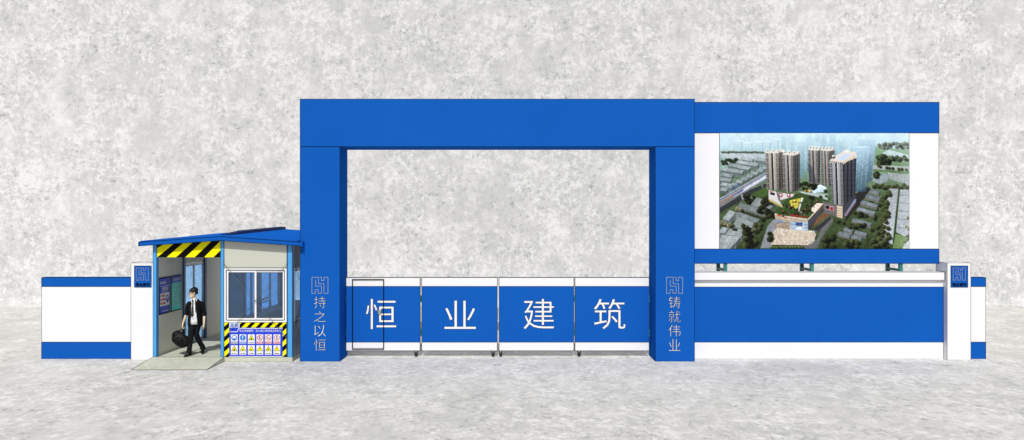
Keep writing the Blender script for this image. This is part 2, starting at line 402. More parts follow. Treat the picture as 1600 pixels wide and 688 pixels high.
# ------------------------------------------------------------------ billboard picture (painted on a fine vertex grid)
PW, PH = 444, 272
def paint_city():
    W, H = PW, PH
    img = np.zeros((2*H, 2*W, 3)); yy, xx = np.mgrid[0:2*H, 0:2*W]/2.; rng = np.random.default_rng(4)
    X0, Y0, K = 1124.5, 208., 1.5
    def T(p, o=None, sc=1.0):
        return [(((x/sc+(o[0] if o else 0))-X0)*K, ((y/sc+(o[1] if o else 0))-Y0)*K) for x, y in p]
    def mask(P):
        m = np.zeros((2*H, 2*W), bool); n = len(P)
        for i in range(n):
            (xa, ya), (xb, yb) = P[i-1], P[i]
            if ya == yb: continue
            c = ((ya > yy) != (yb > yy)) & (xx < (xb-xa)*(yy-ya)/(yb-ya)+xa); m ^= c
        return m
    def fill(P, c, a=1.0, gy=None):
        nonlocal img
        m = mask(P); c = np.array(c, float)
        if gy is not None:
            ys = [p[1] for p in P]; t = np.clip((yy-min(ys))/(max(ys)-min(ys)+1e-6), 0, 1)[..., None]
            cc = c*(1-t)+np.array(gy, float)*t; img[m] = (img*(1-a)+cc*a)[m]
        else: img[m] = img[m]*(1-a)+c*a
        return m
    def noisef(n, s):
        g = rng.random((int(H/s)+3, int(W/s)+3)); y = yy/s; x = xx/s; yi = y.astype(int); xi = x.astype(int); fy = y-yi; fx = x-xi
        return (g[yi, xi]*(1-fx)*(1-fy)+g[yi, xi+1]*fx*(1-fy)+g[yi+1, xi]*(1-fx)*fy+g[yi+1, xi+1]*fx*fy)
    # base
    stops = [(0, (178, 208, 216)), (.12, (160, 192, 196)), (.25, (130, 160, 150)), (.42, (96, 122, 88)), (.7, (74, 92, 56)), (1, (60, 74, 44))]
    t = yy/H
    for k in range(3): img[..., k] = np.interp(t, [s[0] for s in stops], [s[1][k] for s in stops])
    img += ((noisef(0, 14)-.5)*26+(noisef(0, 5)-.5)*14)[..., None]
    A = (1120, 205); B = (1220, 205); C = (1320, 205); D = (1120, 295); E = (1220, 295); G = (1320, 295)
    s1 = 7.24; s2 = 7.09
    def tree(cx, cy, r, base=(52, 74, 34)):
        g_ = sum(base)/3.; base = tuple((v*.62+g_*.38)*.8*m_ for v, m_ in zip(base, (1.12, 1, .95))); r = r*.84
        d = np.hypot(xx-cx-r*.5, (yy-cy-r*.45)*1.3) < r; img[d] = img[d]*.45
        d2 = np.hypot(xx-cx, (yy-cy)*1.1) < r
        lobes = (noisef(0, max(1.6, r*.35))-.5)
        sh = np.clip(1.05-((xx-cx)+(yy-cy))/(2.4*r), .4, 1.5)[..., None]*(1+lobes*.7)[..., None]
        img[d2] = (np.array(base)*sh*1.12)[d2]
    def trees(pts, o, sc, r, base=(52, 74, 34)):
        for (x, y) in T(pts, o, sc): tree(x+rng.uniform(-.6, .6), y, r*rng.uniform(.85, 1.15), base)
    # far haze: pale towers behind
    for x in range(30, 724, 58):
        h = rng.uniform(70, 120); y = rng.uniform(60, 90)+ (x > 300)*-10
        fill(T([(x, y+10), (x+50, y), (x+52, y+h), (x+4, y+h+10)], A, s1), (178, 206, 214), .55)
    for x, y, w, h in ((175, 115, 115, 95), (295, 135, 110, 95), (395, 125, 130, 95), (520, 120, 90, 110), (610, 95, 90, 110)):
        fill(T([(x, y), (x+w, y+8), (x+w+6, y+h+10), (x+6, y+h)], A, s1), (172, 200, 208), .85, (150, 184, 188))
        fill(T([(x+w-14, y+8), (x+w, y+6), (x+w+6, y+h+10), (x+w-10, y+h+6)], A, s1), (130, 166, 176), .8)
        fill(T([(x, y), (x+30, y-14), (x+w+20, y-6), (x+w, y+8)], A, s1), (200, 220, 224), .8)
    for x, y, w, h in ((0, 60, 60, 300), (100, 135, 60, 200), (160, 130, 120, 400), (270, 80, 100, 380), (380, 30, 60, 240), (450, 40, 70, 160), (540, 40, 80, 260), (380, 120, 330, 200), (640, 140, 60, 300)):
        fill(T([(x, y), (x+w, y), (x+w-4, y+h), (x+6, y+h)], B, s1), (150, 186, 200), .6, (92, 128, 146))
        fill(T([(x, y), (x+w*.18, y), (x+w*.18, y+h), (x+6, y+h)], B, s1), (186, 212, 220), .4)
    for x, y, w, h in ((20, 30, 120, 200), (150, 90, 110, 80), (240, 40, 90, 60), (350, 60, 90, 100), (440, 40, 60, 80), (540, 50, 130, 80)):
        fill(T([(x, y), (x+w, y), (x+w, y+h), (x, y+h)], C, s1), (176, 204, 210), .5)
    # avenue and near blocks upper left
    fill(T([(45, 240), (560, 262), (560, 330), (45, 300)], A, s1), (166, 176, 178), .95)
    trees([(x, 238+rng.uniform(-4, 6)) for x in range(60, 540, 22)], A, s1, 3.2, (66, 92, 58))
    for _ in range(60): trees([(rng.uniform(60, 540), rng.uniform(330, 640))], A, s1, 1.6, (60, 76, 50))
    trees([(50+rng.uniform(0, 190), 315+rng.uniform(0, 70)) for _ in range(26)], A, s1, 4.2, (40, 60, 30))
    def slab(o, sc, x, y, dx, dy, w, h, top=(168, 178, 176), front=(128, 140, 138), side=(88, 100, 100), a=.93):
        top = tuple(v*.88 for v in top); front = tuple(v*.82 for v in front); side = tuple(v*.8 for v in side)
        # long roof direction (dx,dy), short roof direction (w), height h
        p0 = (x, y); p1 = (x+dx, y+dy); p2 = (x+dx-w*.55, y+dy+w*.7); p3 = (x-w*.55, y+w*.7)
        fill(T([p3, p2, (p2[0], p2[1]+h), (p3[0], p3[1]+h)], o, sc), front, a)
        fill(T([p1, p2, (p2[0], p2[1]+h), (p1[0], p1[1]+h)], o, sc), side, a)
        jt = rng.uniform(-12, 14); fill(T([p0, p1, p2, p3], o, sc), tuple(v+jt for v in top), a); q0 = rng.uniform(.1, .5); q1 = q0+rng.uniform(.15, .35)
        lp = lambda A_, B_, t: (A_[0]+(B_[0]-A_[0])*t, A_[1]+(B_[1]-A_[1])*t)
        fill(T([lp(p0, p1, q0), lp(p0, p1, q1), lp(p3, p2, q1+.1), lp(p3, p2, q0+.1)], o, sc), tuple(v+jt+22 for v in top), a*.5)
        fill(T([p3, p2, (p2[0]-h*.3, p2[1]+h*1.7), (p3[0]-h*.2, p3[1]+h*1.5)], o, sc), (40, 50, 40), .16)
        fill(T([p3, p2, (p2[0], p2[1]+5), (p3[0], p3[1]+5)], o, sc), tuple(min(255, v+26) for v in top), a*.8)
    for (x, y) in ((290, 290), (460, 296), (240, 330), (350, 345), (150, 360), (255, 385), (70, 410), (180, 425), (60, 470), (45, 520), (60, 580), (60, 630)):
        slab(A, s1, x, y, 130, 22, 40, 42, (160, 172, 172), (132, 146, 146), (84, 98, 100))
    for k in range(9):
        slab(A, s1, 520-k*58, 395+k*31, 74, 10, 36, 26, (152, 164, 164), (118, 132, 134), (76, 90, 94))
    # viaduct with trains
    fill(T([(0, 210), (0, 295), (330, 100), (560, -20), (545, -60), (300, 40)], D, s2), (52, 54, 60), .9)
    fill(T([(30, 175), (30, 215), (360, 15), (600, -130), (565, -175), (300, -30)], D, s2), (112, 114, 118), 1)
    fill(T([(30, 155), (30, 180), (200, 85), (570, -140), (560, -165), (330, -30)], D, s2), (150, 118, 98), 1)
    fill(T([(30, 110), (30, 150), (320, -20), (575, -165), (562, -190), (300, -45)], D, s2), (146, 152, 162), 1)
    fill(T([(30, 128), (30, 138), (560, -170), (560, -176)], D, s2), (60, 74, 120), 1)
    fill(T([(175, 80), (190, 92), (430, -45), (600, -150), (590, -170), (330, -20)], D, s2), (186, 192, 202), 1)
    fill(T([(175, 80), (188, 86), (300, 20), (290, 6)], D, s2), (66, 92, 150), 1)
    fill(T([(130, 30), (220, -16), (260, -40), (250, -52), (160, 4)], D, s2), (70, 96, 150), .9)
    fill(T([(268, 70), (284, 62), (296, 118), (280, 122)], D, s2), (150, 152, 156), 1)
    fill(T([(490, -50), (502, -56), (512, -14), (500, -10)], D, s2), (120, 122, 124), 1)
    # lower-left lawns, blocks and trees
    fill(T([(380, 60), (560, -30), (600, 20), (560, 110), (430, 120)], D, s2), (70, 96, 44), .9)
    fill(T([(660, 300), (560, 420), (480, 660), (600, 660), (700, 420)], D, s2), (128, 130, 132), 1)
    trees([(285+rng.uniform(0, 130), 160-k*7) for k in range(14)], D, s2, 4.6, (42, 60, 28))
    slab(D, s2, 440, 95, 200, 68, 110, 60, (150, 160, 158), (138, 146, 142), (92, 102, 98))
    slab(D, s2, 265, 155, 300, 92, 60, 40, (132, 142, 142), (140, 148, 144), (80, 90, 88))
    trees([(210+k*38, 232+k*12) for k in range(8)], D, s2, 5.2, (58, 78, 38))
    slab(D, s2, 225, 250, 250, 88, 80, 46, (140, 150, 150), (142, 150, 146), (80, 92, 90))
    slab(D, s2, 140, 235, 70, 26, 130, 60, (176, 184, 184), (140, 150, 148), (110, 120, 118))
    slab(D, s2, 240, 320, 180, 62, 120, 66, (168, 178, 176), (146, 154, 152), (104, 116, 112))
    slab(D, s2, 60, 425, 75, 6, 80, 60, (166, 176, 176), (140, 150, 150), (100, 110, 110))
    slab(D, s2, 145, 440, 180, 16, 90, 70, (176, 186, 184), (132, 142, 140), (92, 104, 100))
    slab(D, s2, 60, 515, 205, 14, 100, 70, (170, 178, 178), (136, 146, 144), (96, 108, 104))
    slab(D, s2, 50, 590, 150, 10, 100, 80, (170, 178, 178), (136, 146, 144), (96, 108, 104))
    trees([(60, 380), (100, 395), (140, 405), (230, 225), (265, 235)], D, s2, 7.5, (98, 112, 74))
    trees([(480+rng.uniform(-20, 150), 330-k*10+rng.uniform(-10, 10)) for k in range(14)], D, s2, 6.5, (46, 66, 30))
    trees([(330+rng.uniform(-50, 110), 640-k*14) for k in range(18)], D, s2, 8, (54, 76, 32))
    trees([(430, 470), (480, 400), (470, 440)], D, s2, 7.5, (60, 84, 36))
    trees([(560+rng.uniform(-90, 60), 150+rng.uniform(-60, 40)) for _ in range(14)], D, s2, 5.5, (44, 62, 30)); trees([(200+rng.uniform(-60, 300), 420+rng.uniform(-30, 60)) for _ in range(6)], D, s2, 4.5, (70, 88, 52))
    # plaza
    fill(T([(570, 540), (700, 400), (1010, 450), (1100, 500), (1060, 620), (600, 620)], D, s2), (190, 172, 150), 1)
    fill(T([(-30, 430), (340, 470), (350, 590), (300, 625), (-90, 620)], E, s2), (192, 174, 152), 1)
    for _ in range(120):
        x, y = T([(rng.uniform(-80, 330), rng.uniform(480, 610))], E, s2)[0]; img[int(2*y) % (2*H)-1, int(2*x) % (2*W)-1:int(2*x) % (2*W)+1] = (80, 58, 46)
    fill(T([(-130, 640), (300, 630), (400, 560), (440, 470), (330, 470), (520, 320), (600, 330), (440, 560), (400, 662), (-130, 662)], E, s2), (104, 104, 106), .9)
    trees([(590, 500), (600, 540), (585, 560)], D, s2, 8, (40, 62, 26))
    trees([(-100+k*34, 650) for k in range(11)], E, s2, 4.5, (70, 100, 30))
    for _ in range(9):
        x, y = T([(rng.choice([300, 340, 370, 10, 40]), rng.choice([470, 490, 570, 590]))], E, s2)[0]; fill([(x-2, y), (x, y-1.5), (x+2, y), (x, y+1.5)], (226, 226, 214))
    # roof garden (podium)
    fill(T([(130, 60), (330, 30), (560, 110), (300, 330), (0, 300), (-70, 250)], E, s2), (60, 84, 44), 1)
    fill(T([(95, 130), (235, 100), (180, 235), (100, 165)], E, s2), (190, 176, 52), 1)
    trees([(150+rng.uniform(-40, 60), 150+rng.uniform(-25, 50)) for _ in range(8)], E, s2, 3.5, (210, 180, 30))
    fill(T([(232, 98), (250, 100), (205, 240), (190, 230)], E, s2), (190, 200, 196), 1)
    fill(T([(180, 232), (200, 232), (270, 290), (250, 296)], E, s2), (190, 200, 196), 1)
    trees([(240+rng.uniform(0, 140), 180+rng.uniform(-40, 80)) for _ in range(10)], E, s2, 4, (54, 74, 34))
    trees([(300+rng.uniform(0, 60), 90+rng.uniform(-10, 30)) for _ in range(6)], E, s2, 4.4, (48, 68, 30))
    trees([(100, 210), (30, 250), (160, 70), (400, 140), (280, 230), (110, 200)], E, s2, 3.6, (126, 62, 34))
    # podium facades
    fill(T([(-70, 270), (0, 295), (300, 335), (300, 470), (110, 455), (-50, 430), (-60, 350)], E, s2), (190, 172, 148), 1, (146, 128, 106))
    fill(T([(105, 365), (300, 370), (300, 468), (105, 455)], E, s2), (132, 160, 182), 1, (158, 176, 188))
    for k in range(7): fill(T([(108+k*28, 365), (112+k*28, 365), (112+k*28, 462), (108+k*28, 460)], E, s2), (206, 214, 218), .8)
    fill(T([(165, 372), (238, 376), (238, 415), (165, 410)], E, s2), (50, 76, 130), 1)
    for k in range(8): fill(T([(105+k*24, 282+k*3.5), (122+k*24, 284+k*3.5), (122+k*24, 310+k*1.6), (105+k*24, 306+k*1.6)], E, s2), (176, 24, 34) if k % 1 == 0 else 0, 1)
    fill(T([(-45, 285), (65, 305), (65, 320), (-45, 300)], E, s2), (196, 60, 44), .9)
    fill(T([(-60, 340), (30, 355), (30, 385), (-55, 370)], E, s2), (112, 140, 176), .9)
    for yy_ in (330, 350): fill(T([(-60, yy_-15), (300, yy_+20), (300, yy_+24), (-60, yy_-11)], E, s2), (168, 146, 120), .7)
    fill(T([(300, 335), (470, 140), (470, 240), (350, 420), (300, 470)], E, s2), (84, 76, 72), 1, (66, 60, 60))
    fill(T([(340, 215), (400, 160), (470, 165), (375, 260), (340, 250)], E, s2), (214, 196, 176), 1)
    fill(T([(300, 335), (470, 150), (480, 158), (306, 348)], E, s2), (200, 180, 156), 1)
    fill(T([(350, 430), (540, 290), (480, 250), (400, 330)], E, s2), (120, 86, 56), 1)
    fill(T([(350, 455), (540, 310), (560, 330), (420, 470)], E, s2), (52, 54, 60), .95)
    for k in range(5): fill(T([(310+k*26, 370-k*28), (322+k*26, 356-k*28), (322+k*26, 400-k*28), (310+k*26, 412-k*28)], E, s2), (60, 88, 120), .8)
    for q in range(5):
        fill(T([(-64, 300+q*26), (0, 312+q*28), (105, 330+q*26), (105, 334+q*26), (0, 316+q*28), (-64, 304+q*26)], E, s2), (120, 104, 86), .7)
    for q in range(12): fill(T([(-50+q*13, 372), (-43+q*13, 373), (-43+q*13, 384), (-50+q*13, 383)], E, s2), (74, 84, 104), .85)
    fill(T([(108, 392), (300, 396), (300, 402), (108, 398)], E, s2), (84, 100, 124), .8); fill(T([(108, 430), (300, 434), (300, 440), (108, 436)], E, s2), (84, 96, 116), .8)
    fill(T([(170, 425), (235, 428), (235, 458), (170, 455)], E, s2), (214, 222, 226), .8); fill(T([(0, 296), (300, 336), (300, 342), (0, 302)], E, s2), (228, 214, 190), .9)
    for (x_, y_) in ((10, 458), (30, 466), (50, 476), (340, 478), (365, 474), (345, 492), (372, 490), (285, 588), (305, 570), (325, 575), (310, 595), (-60, 470)):
        q = T([(x_, y_)], E, s2)[0]; fill([(q[0]-2.2, q[1]), (q[0], q[1]-1.6), (q[0]+2.2, q[1]), (q[0], q[1]+1.6)], (216, 220, 206)); fill([(q[0]-1, q[1]+1.2), (q[0]+2.6, q[1]+.8), (q[0]+2, q[1]+2.4), (q[0], q[1]+2.4)], (40, 50, 36), .8)
    trees([(30+rng.uniform(-20, 330), 290-abs(rng.normal(0, 1))*60+rng.uniform(-30, 20)) for _ in range(26)], E, s2, 2.6, (44, 60, 30))
    trees([(60+rng.uniform(0, 330), 250+rng.uniform(-60, 60)) for _ in range(8)], E, s2, 2.0, (120, 60, 34))
    # white dome and paths
    fill(T([(200, 30), (520, 60), (520, 130), (400, 90), (230, 50)], E, s2), (180, 192, 190), .8)
    fill(T([(330, 670), (380, 630), (450, 605), (520, 640), (500, 690), (360, 700)], B, s1), (206, 220, 232), 1, (170, 192, 214))
    trees([(240+rng.uniform(-40, 150), 600+rng.uniform(-30, 60)) for _ in range(16)], B, s1, 5.5, (40, 60, 26))
    trees([(280, 680), (310, 675), (330, 682)], B, s1, 3.5, (200, 170, 40))
    trees([(440, 90), (490, 25), (500, 690-610)], E, s2, 4.5, (60, 84, 40))
    # right side: glassy ghost towers, parks, long roofs
    fill(T([(350, 170), (440, 170), (430, 270), (350, 270)], C, s1), (128, 172, 136), .9)
    fill(T([(340, 180), (720, 210), (725, 480), (320, 460)], C, s1), (112, 148, 104), .8, (84, 112, 62))
    trees([(360+rng.uniform(0, 350), 150+rng.uniform(-15, 40)) for _ in range(34)], C, s1, 5, (76, 110, 84))
    fill(T([(420, 255), (490, 210), (720, 270), (720, 310), (560, 290)], C, s1), (176, 194, 196), .9)
    trees([(350+rng.uniform(0, 150), 300+rng.uniform(-20, 80)) for _ in range(26)], C, s1, 6.4, (44, 68, 36))
    trees([(500+rng.uniform(0, 200), 300+rng.uniform(-10, 30)) for _ in range(12)], C, s1, 5.5, (52, 80, 46))
    fill(T([(320, 385), (725, 400), (725, 455), (320, 430)], C, s1), (160, 164, 162), .9)
    trees([(470, 415), (500, 420), (540, 422), (610, 430), (640, 430), (690, 435), (380, 395), (400, 405)], C, s1, 4.6, (56, 80, 40))
    fill(T([(480, 465), (725, 500), (725, 620), (500, 540)], C, s1), (150, 156, 154), .9)
    fill(T([(360, 510), (440, 480), (500, 500), (470, 580), (380, 600), (300, 560)], C, s1), (136, 148, 154), .95)
    trees([(330+k*28, 605+rng.uniform(-12, 60)) for k in range(14)], C, s1, 6, (58, 80, 36))
    trees([(340, 490), (360, 480), (350, 510)], C, s1, 7, (48, 68, 34))
    # long grey roofs
    fill(T([(490, 0), (590, 0), (525, 620), (390, 540)], G, s2), (150, 156, 158), 1, (166, 172, 174))
    fill(T([(590, 0), (612, 5), (545, 625), (525, 620)], G, s2), (56, 78, 40), .9)
    fill(T([(612, 10), (715, 10), (715, 500), (660, 530), (565, 480)], G, s2), (158, 162, 166), 1)
    for k in range(5): fill(T([(612-k*8, 60+k*90), (715, 70+k*90), (715, 84+k*90), (610-k*8, 74+k*90)], G, s2), (124, 128, 134), .8)
    fill(T([(560, 500), (700, 540), (640, 660), (530, 660)], G, s2), (116, 142, 84), .9)
    fill(T([(660, 600), (715, 570), (715, 662), (640, 662)], G, s2), (190, 194, 192), .9)
    trees([(690, 320), (680, 420), (660, 590), (700, 440)], G, s2, 4, (110, 134, 84))
    # dark street in tower shade
    fill(T([(0, 340), (110, 60), (240, -20), (290, 0), (150, 200), (0, 370)], G, s2), (50, 44, 46), .95)
    trees([(430+rng.uniform(-50, 60), 30+k*17) for k in range(32)], G, s2, 6.6, (58, 82, 34))
    trees([(330+rng.uniform(-90, 60), 60+k*40+rng.uniform(-8, 8)) for k in range(12)], G, s2, 6, (52, 74, 32))
    for (x, y, w) in ((290, 5, 100), (245, 60, 150), (190, 130, 180), (150, 205, 190), (95, 325, 205), (0, 425, 95), (120, 460, 130), (-60, 470, 130), (85, 510, 110)):
        slab(G, s2, x, y, w, w*.27, 36, 34, (126, 138, 146), (146, 144, 134), (80, 88, 84), 1)
    trees([(110+rng.uniform(-30, 140), 280+rng.uniform(-16, 20)) for _ in range(8)], G, s2, 6.4, (52, 74, 32))
    trees([(60+rng.uniform(-40, 160), 410+rng.uniform(-16, 20)) for _ in range(12)], G, s2, 6.6, (52, 74, 32))
    trees([(30+rng.uniform(-60, 120), 600+rng.uniform(-20, 50)) for _ in range(14)], G, s2, 7.4, (56, 80, 34))
    trees([(380+rng.uniform(-90, 90), 600+rng.uniform(-40, 50)) for _ in range(18)], G, s2, 7.6, (60, 84, 38))
    trees([(520+rng.uniform(-60, 60), 570+rng.uniform(-50, 70)) for _ in range(18)], E, s2, 8, (48, 70, 30))
    trees([(600, 350), (630, 360), (690, 380)], E, s2, 6.5, (50, 72, 30))
    for (pts) in ([(60, 185), (70, 165), (130, 165), (130, 640), (100, 650)], [(150, 95), (350, 100), (300, 560), (250, 590), (240, 200), (150, 180)], [(125, 190), (285, 180), (235, 690), (105, 690)]):
        fill(T(pts, C, s1), (150, 184, 206), .75, (56, 84, 108))
    for x in (150, 180, 210, 262): fill(T([(x, 180), (x+9, 180), (x-28, 660), (x-38, 660)], C, s1), (186, 208, 222), .45, (110, 140, 160))
    fill(T([(60, 180), (150, 170), (285, 175), (200, 195)], C, s1), (196, 216, 222), .7)
    hf = (noisef(0, 1.1)-.5)*.22+(noisef(0, 2.6)-.5)*.2; img = img*(1+hf*np.clip(yy/70., .15, 1))[..., None]
    # apartment towers
    def tower(o, sc, x0, xc, x1, yt, yb, tl, tr, lit=(188, 184, 180), dark=(74, 70, 74)):
        """two faces: x0..xc bright, xc..x1 shaded"""
        sh = 14*(1 if x0 > 0 else 1)
        L_ = T([(x0, yt+tl), (xc, yt+tr), (xc+sh*.4, yb), (x0+sh, yb-14)], o, sc)
        Rr = T([(xc, yt+tr), (x1, yt), (x1-sh*.4, yb-30), (xc+sh*.4, yb)], o, sc)
        lit = tuple(v*.84 for v in lit); dark = tuple(v*.82 for v in dark)
        ml = fill(L_, lit, 1, tuple(v*.84 for v in lit)); mr = fill(Rr, dark, 1, tuple(v*.85 for v in dark))
        xa = L_[0][0]; xb = L_[1][0]; wdt = xb-xa
        u = (xx-xa-(yy-L_[0][1])*.035)/max(1, wdt)
        rows = ((yy*1.0) % 2.4) < 1.25
        cols = (np.floor(u*9) % 3 == 1) | (np.floor(u*9) % 9 == 0)
        img[ml & rows & cols] *= .3
        img[ml & (np.floor(u*9) % 3 == 2) & ~rows] *= np.array((1.06, .98, .88))
        img[ml & (np.abs(u-.5) < .07)] *= .35; img[ml & (np.abs(u-.06) < .03)] *= 1.25; img[ml & (np.abs(u-.6) < .025)] *= 1.3; img[ml & (u > .9)] *= .75
        u2 = ((xx-Rr[0][0])/max(1, Rr[1][0]-Rr[0][0]))
        img[mr & rows & (np.floor(u2*7) % 2 == 0)] *= .45; img[mr & ~rows & (np.floor(u2*7) % 2 == 1)] *= 1.35
        cr = T([(x0-4, yt+tl+4), (x0+20, yt+tl-16), (x1+2, yt-16), (x1+2, yt+4), (xc, yt+tr+8)], o, sc); fill(cr, (206, 194, 176))
        for q in range(4):
            cx, cy = T([(x0+20+(x1-x0-30)*q/3.2, yt+tl-30+q*2)], o, sc)[0]
            fill([(cx-2, cy-2), (cx+3, cy-2), (cx+3, cy+3), (cx-2, cy+3)], (222, 212, 198)); fill([(cx+.4, cy+.6), (cx+3, cy), (cx+3, cy+3), (cx+.4, cy+3)], (78, 66, 60))
    o3 = (1110, 190); s3 = 3.276
    tower(B, s1, 305, 420, 446, 205, 602, 6, 10, (172, 166, 162), (84, 78, 80))
    tower(B, s1, 450, 545, 605, 210, 625, 6, 10, (178, 172, 166), (90, 84, 86))
    fill(T([(305, 360), (350, 400), (400, 560), (400, 600), (320, 570)], B, s1), (60, 62, 78), .55)
    tower(A, s1, 548, 700, 770, 225, 670, 20, 20, (198, 190, 180), (84, 76, 72))
    fill(T([(700, 240), (725, 230), (750, 700), (728, 700)], A, s1), (96, 86, 80), .8)
    tower(B, s1, 14, 140, 216, 250, 690, 14, 22, (186, 182, 178), (98, 92, 94))
    # big right tower with flat roof
    o4 = (1270, 190)
    tower(o4, s3, 84, 152, 222, 182, 432, 24, 24, (184, 188, 194), (76, 78, 90))
    fill(T([(84, 200), (110, 180), (160, 150), (222, 156), (216, 172), (158, 210), (120, 208)], o4, s3), (206, 194, 178))
    for q in range(7): fill(T([(84+q*11, 200+q*1.6), (89+q*11, 200+q*1.6), (89+q*11, 209+q*1.6), (84+q*11, 208+q*1.6)], o4, s3), (60, 52, 50), .8); fill(T([(156+q*9.4, 206-q*5.6), (160+q*9.4, 204-q*5.6), (160+q*9.4, 212-q*5.6), (156+q*9.4, 214-q*5.6)], o4, s3), (60, 52, 50), .8)
    fill(T([(96, 186), (108, 178), (118, 184), (106, 194)], o4, s3), (60, 56, 60), .8); fill(T([(160, 150), (178, 146), (184, 154), (168, 158)], o4, s3), (230, 222, 210))
    fill(T([(122, 192), (162, 166), (200, 168), (157, 200)], o4, s3), (176, 190, 212))
    fill(T([(152, 210), (220, 168), (222, 176), (154, 220)], o4, s3), (206, 182, 152))
    fill(T([(50, 405), (84, 420), (150, 432), (150, 494), (60, 470)], o4, s3), (104, 100, 100))
    fill(T([(122, 430), (152, 434), (152, 496), (122, 488)], o4, s3), (196, 176, 148))
    for k in range(4): fill(T([(122, 443+k*12), (152, 447+k*12), (152, 449+k*12), (122, 445+k*12)], o4, s3), (140, 118, 92))
    fill(T([(62, 425), (108, 435), (108, 460), (62, 450)], o4, s3), (160, 130, 130)); fill(T([(66, 430), (84, 433), (82, 450), (66, 446)], o4, s3), (24, 22, 44)); fill(T([(88, 438), (104, 440), (102, 456), (88, 452)], o4, s3), (180, 30, 44))
    fill(T([(152, 434), (222, 372), (218, 420), (152, 496)], o4, s3), (66, 66, 76))
    fill(T([(160, 480), (212, 400), (222, 395), (218, 415), (170, 486)], o4, s3), (120, 144, 176), .9); fill(T([(165, 478), (210, 415), (214, 418), (170, 484)], o4, s3), (170, 84, 70), .6)
    # podium of left towers
    fill(T([(298, 350), (350, 365), (430, 372), (420, 385), (352, 405), (372, 440), (298, 400)], o3, s3), (196, 190, 184))
    fill(T([(300, 395), (372, 432), (366, 440), (300, 408)], o3, s3), (178, 160, 96))
    fill(T([(302, 352), (336, 360), (338, 386), (304, 378)], o3, s3), (206, 200, 198)); fill(T([(306, 362), (330, 366), (330, 380), (306, 374)], o3, s3), (40, 36, 44))
    fill(T([(336, 362), (348, 366), (362, 410), (350, 408)], o3, s3), (110, 106, 104))
    for x in (350, 390): fill(T([(x, 366), (x+20, 370), (x+18, 388), (x+2, 386)], o3, s3), (150, 40, 60)); fill(T([(x+4, 370), (x+14, 373), (x+12, 382), (x+6, 380)], o3, s3), (220, 214, 220))
    fill(T([(302, 356), (322, 358), (322, 362), (302, 360)], o3, s3), (190, 30, 40))
    # aerial haze printed in the artist's picture
    hz = np.clip(1-yy/92., 0, 1)[..., None]**1.6*.38; img[:] = img*(1-hz)+np.array((196, 210, 212))*hz
    hz = (np.clip((xx-W*.93)/(W*.07), 0, 1)*.2)[..., None]; img[:] = img*(1-hz)+np.array((210, 220, 222))*hz
    img = img.reshape(H, 2, W, 2, 3).mean((1, 3)); img += ((rng.random((H, W))-.5)*8)[..., None]
    gy_ = img.mean(2, keepdims=True); img = img*.78+gy_*.22; img = np.clip(116+(img-112)*1.24, 4, 252)*np.array((.97, .99, 1.02))
    k = img
    return np.clip(k, 0, 255)
def print_sheet(name, img, origin, ux, uz, parent, gain=1.0):
    """flat printed sheet: a vertex grid coloured from img; origin = top-left corner, ux / uz = full edge vectors"""
    H, W, _ = img.shape; o0 = wloc(parent)
    c = img/255.; c = np.where(c <= .04045, c/12.92, ((c+.055)/1.055)**2.4)*gain; c = np.clip(c, 0, .9)
    u = np.linspace(0, 1, W); v = np.linspace(0, 1, H); V, U = np.meshgrid(v, u, indexing='ij')
    P = np.array(origin)-np.array(o0)+U[..., None]*np.array(ux)+V[..., None]*np.array(uz)
    me = bpy.data.meshes.new(name); me.vertices.add(H*W); me.vertices.foreach_set('co', P.reshape(-1).astype(np.float32))
    idx = np.arange(H*W).reshape(H, W); q = np.stack([idx[:-1, :-1], idx[1:, :-1], idx[1:, 1:], idx[:-1, 1:]], -1).reshape(-1, 4)
    n = len(q); me.loops.add(n*4); me.loops.foreach_set('vertex_index', q.reshape(-1).astype(np.int32))
    me.polygons.add(n); me.polygons.foreach_set('loop_start', np.arange(0, n*4, 4, dtype=np.int32))
    me.update(calc_edges=True); me.validate()
    ca = me.color_attributes.new('Col', 'FLOAT_COLOR', 'POINT'); ca.data.foreach_set('color', np.concatenate([c, np.ones((H, W, 1))], -1).reshape(-1).astype(np.float32))
    me.materials.append(PRINT); o = bpy.data.objects.new(name, me); COL.objects.link(o); o.parent = parent; return o

BY = .47
bb = thing('billboard', 'wide billboard with an aerial picture of apartment towers between blue bands', 'billboard', (7.8, .8, 0))
bx0, bx1 = 4.612, X(1467.3, BY); bt, bu, bl, bz = Z(160, BY), Z(207.8, BY), Z(389.2, BY), Z(412, BY)
MB().box(bx0+.004, bx1-.003, BY+.006, BY+.75, bl-.01, bu+.01, WHITE, GREYL, .009).build('panel', bb)
MB().box(bx0, bx1, BY, BY+.756, bu, bt, BLUE, BLUEL, .012).build('top_band', bb)
MB().box(bx0, bx1, BY, BY+.756, bz, bl, BLUE, BLUEL, .012).build('bottom_band', bb)
px0, px1 = X(1124.6, BY), X(1420.3, BY)
fr = MB().box(px0-.012, px1+.012, BY+.003, BY+.012, bl+.001, bu-.001, GREYL).build('picture_frame', bb)
print_sheet('picture', paint_city(), (px0, BY-.001, bu-.004), (px1-px0, 0, 0), (0, 0, (bl-bu)+.008), bb, .95)
for a in (1131.5, 1266.8, 1405.8):
    xp = X(a, BY+.02)
    MB().box(xp, xp+.082, BY+.02, BY+.1, 0, bz-.003, TEAL).build('post', bb)
    MB().box(xp, xp+.082, BY+.64, BY+.72, 0, bz-.003, TEAL).build('post', bb)
    zz = Z(421, BY+.05)
    MB().box(xp+.006, xp+.074, BY+.1, BY+.64, zz-.05, zz+.01, TEAL).build('tie_bar', bb)

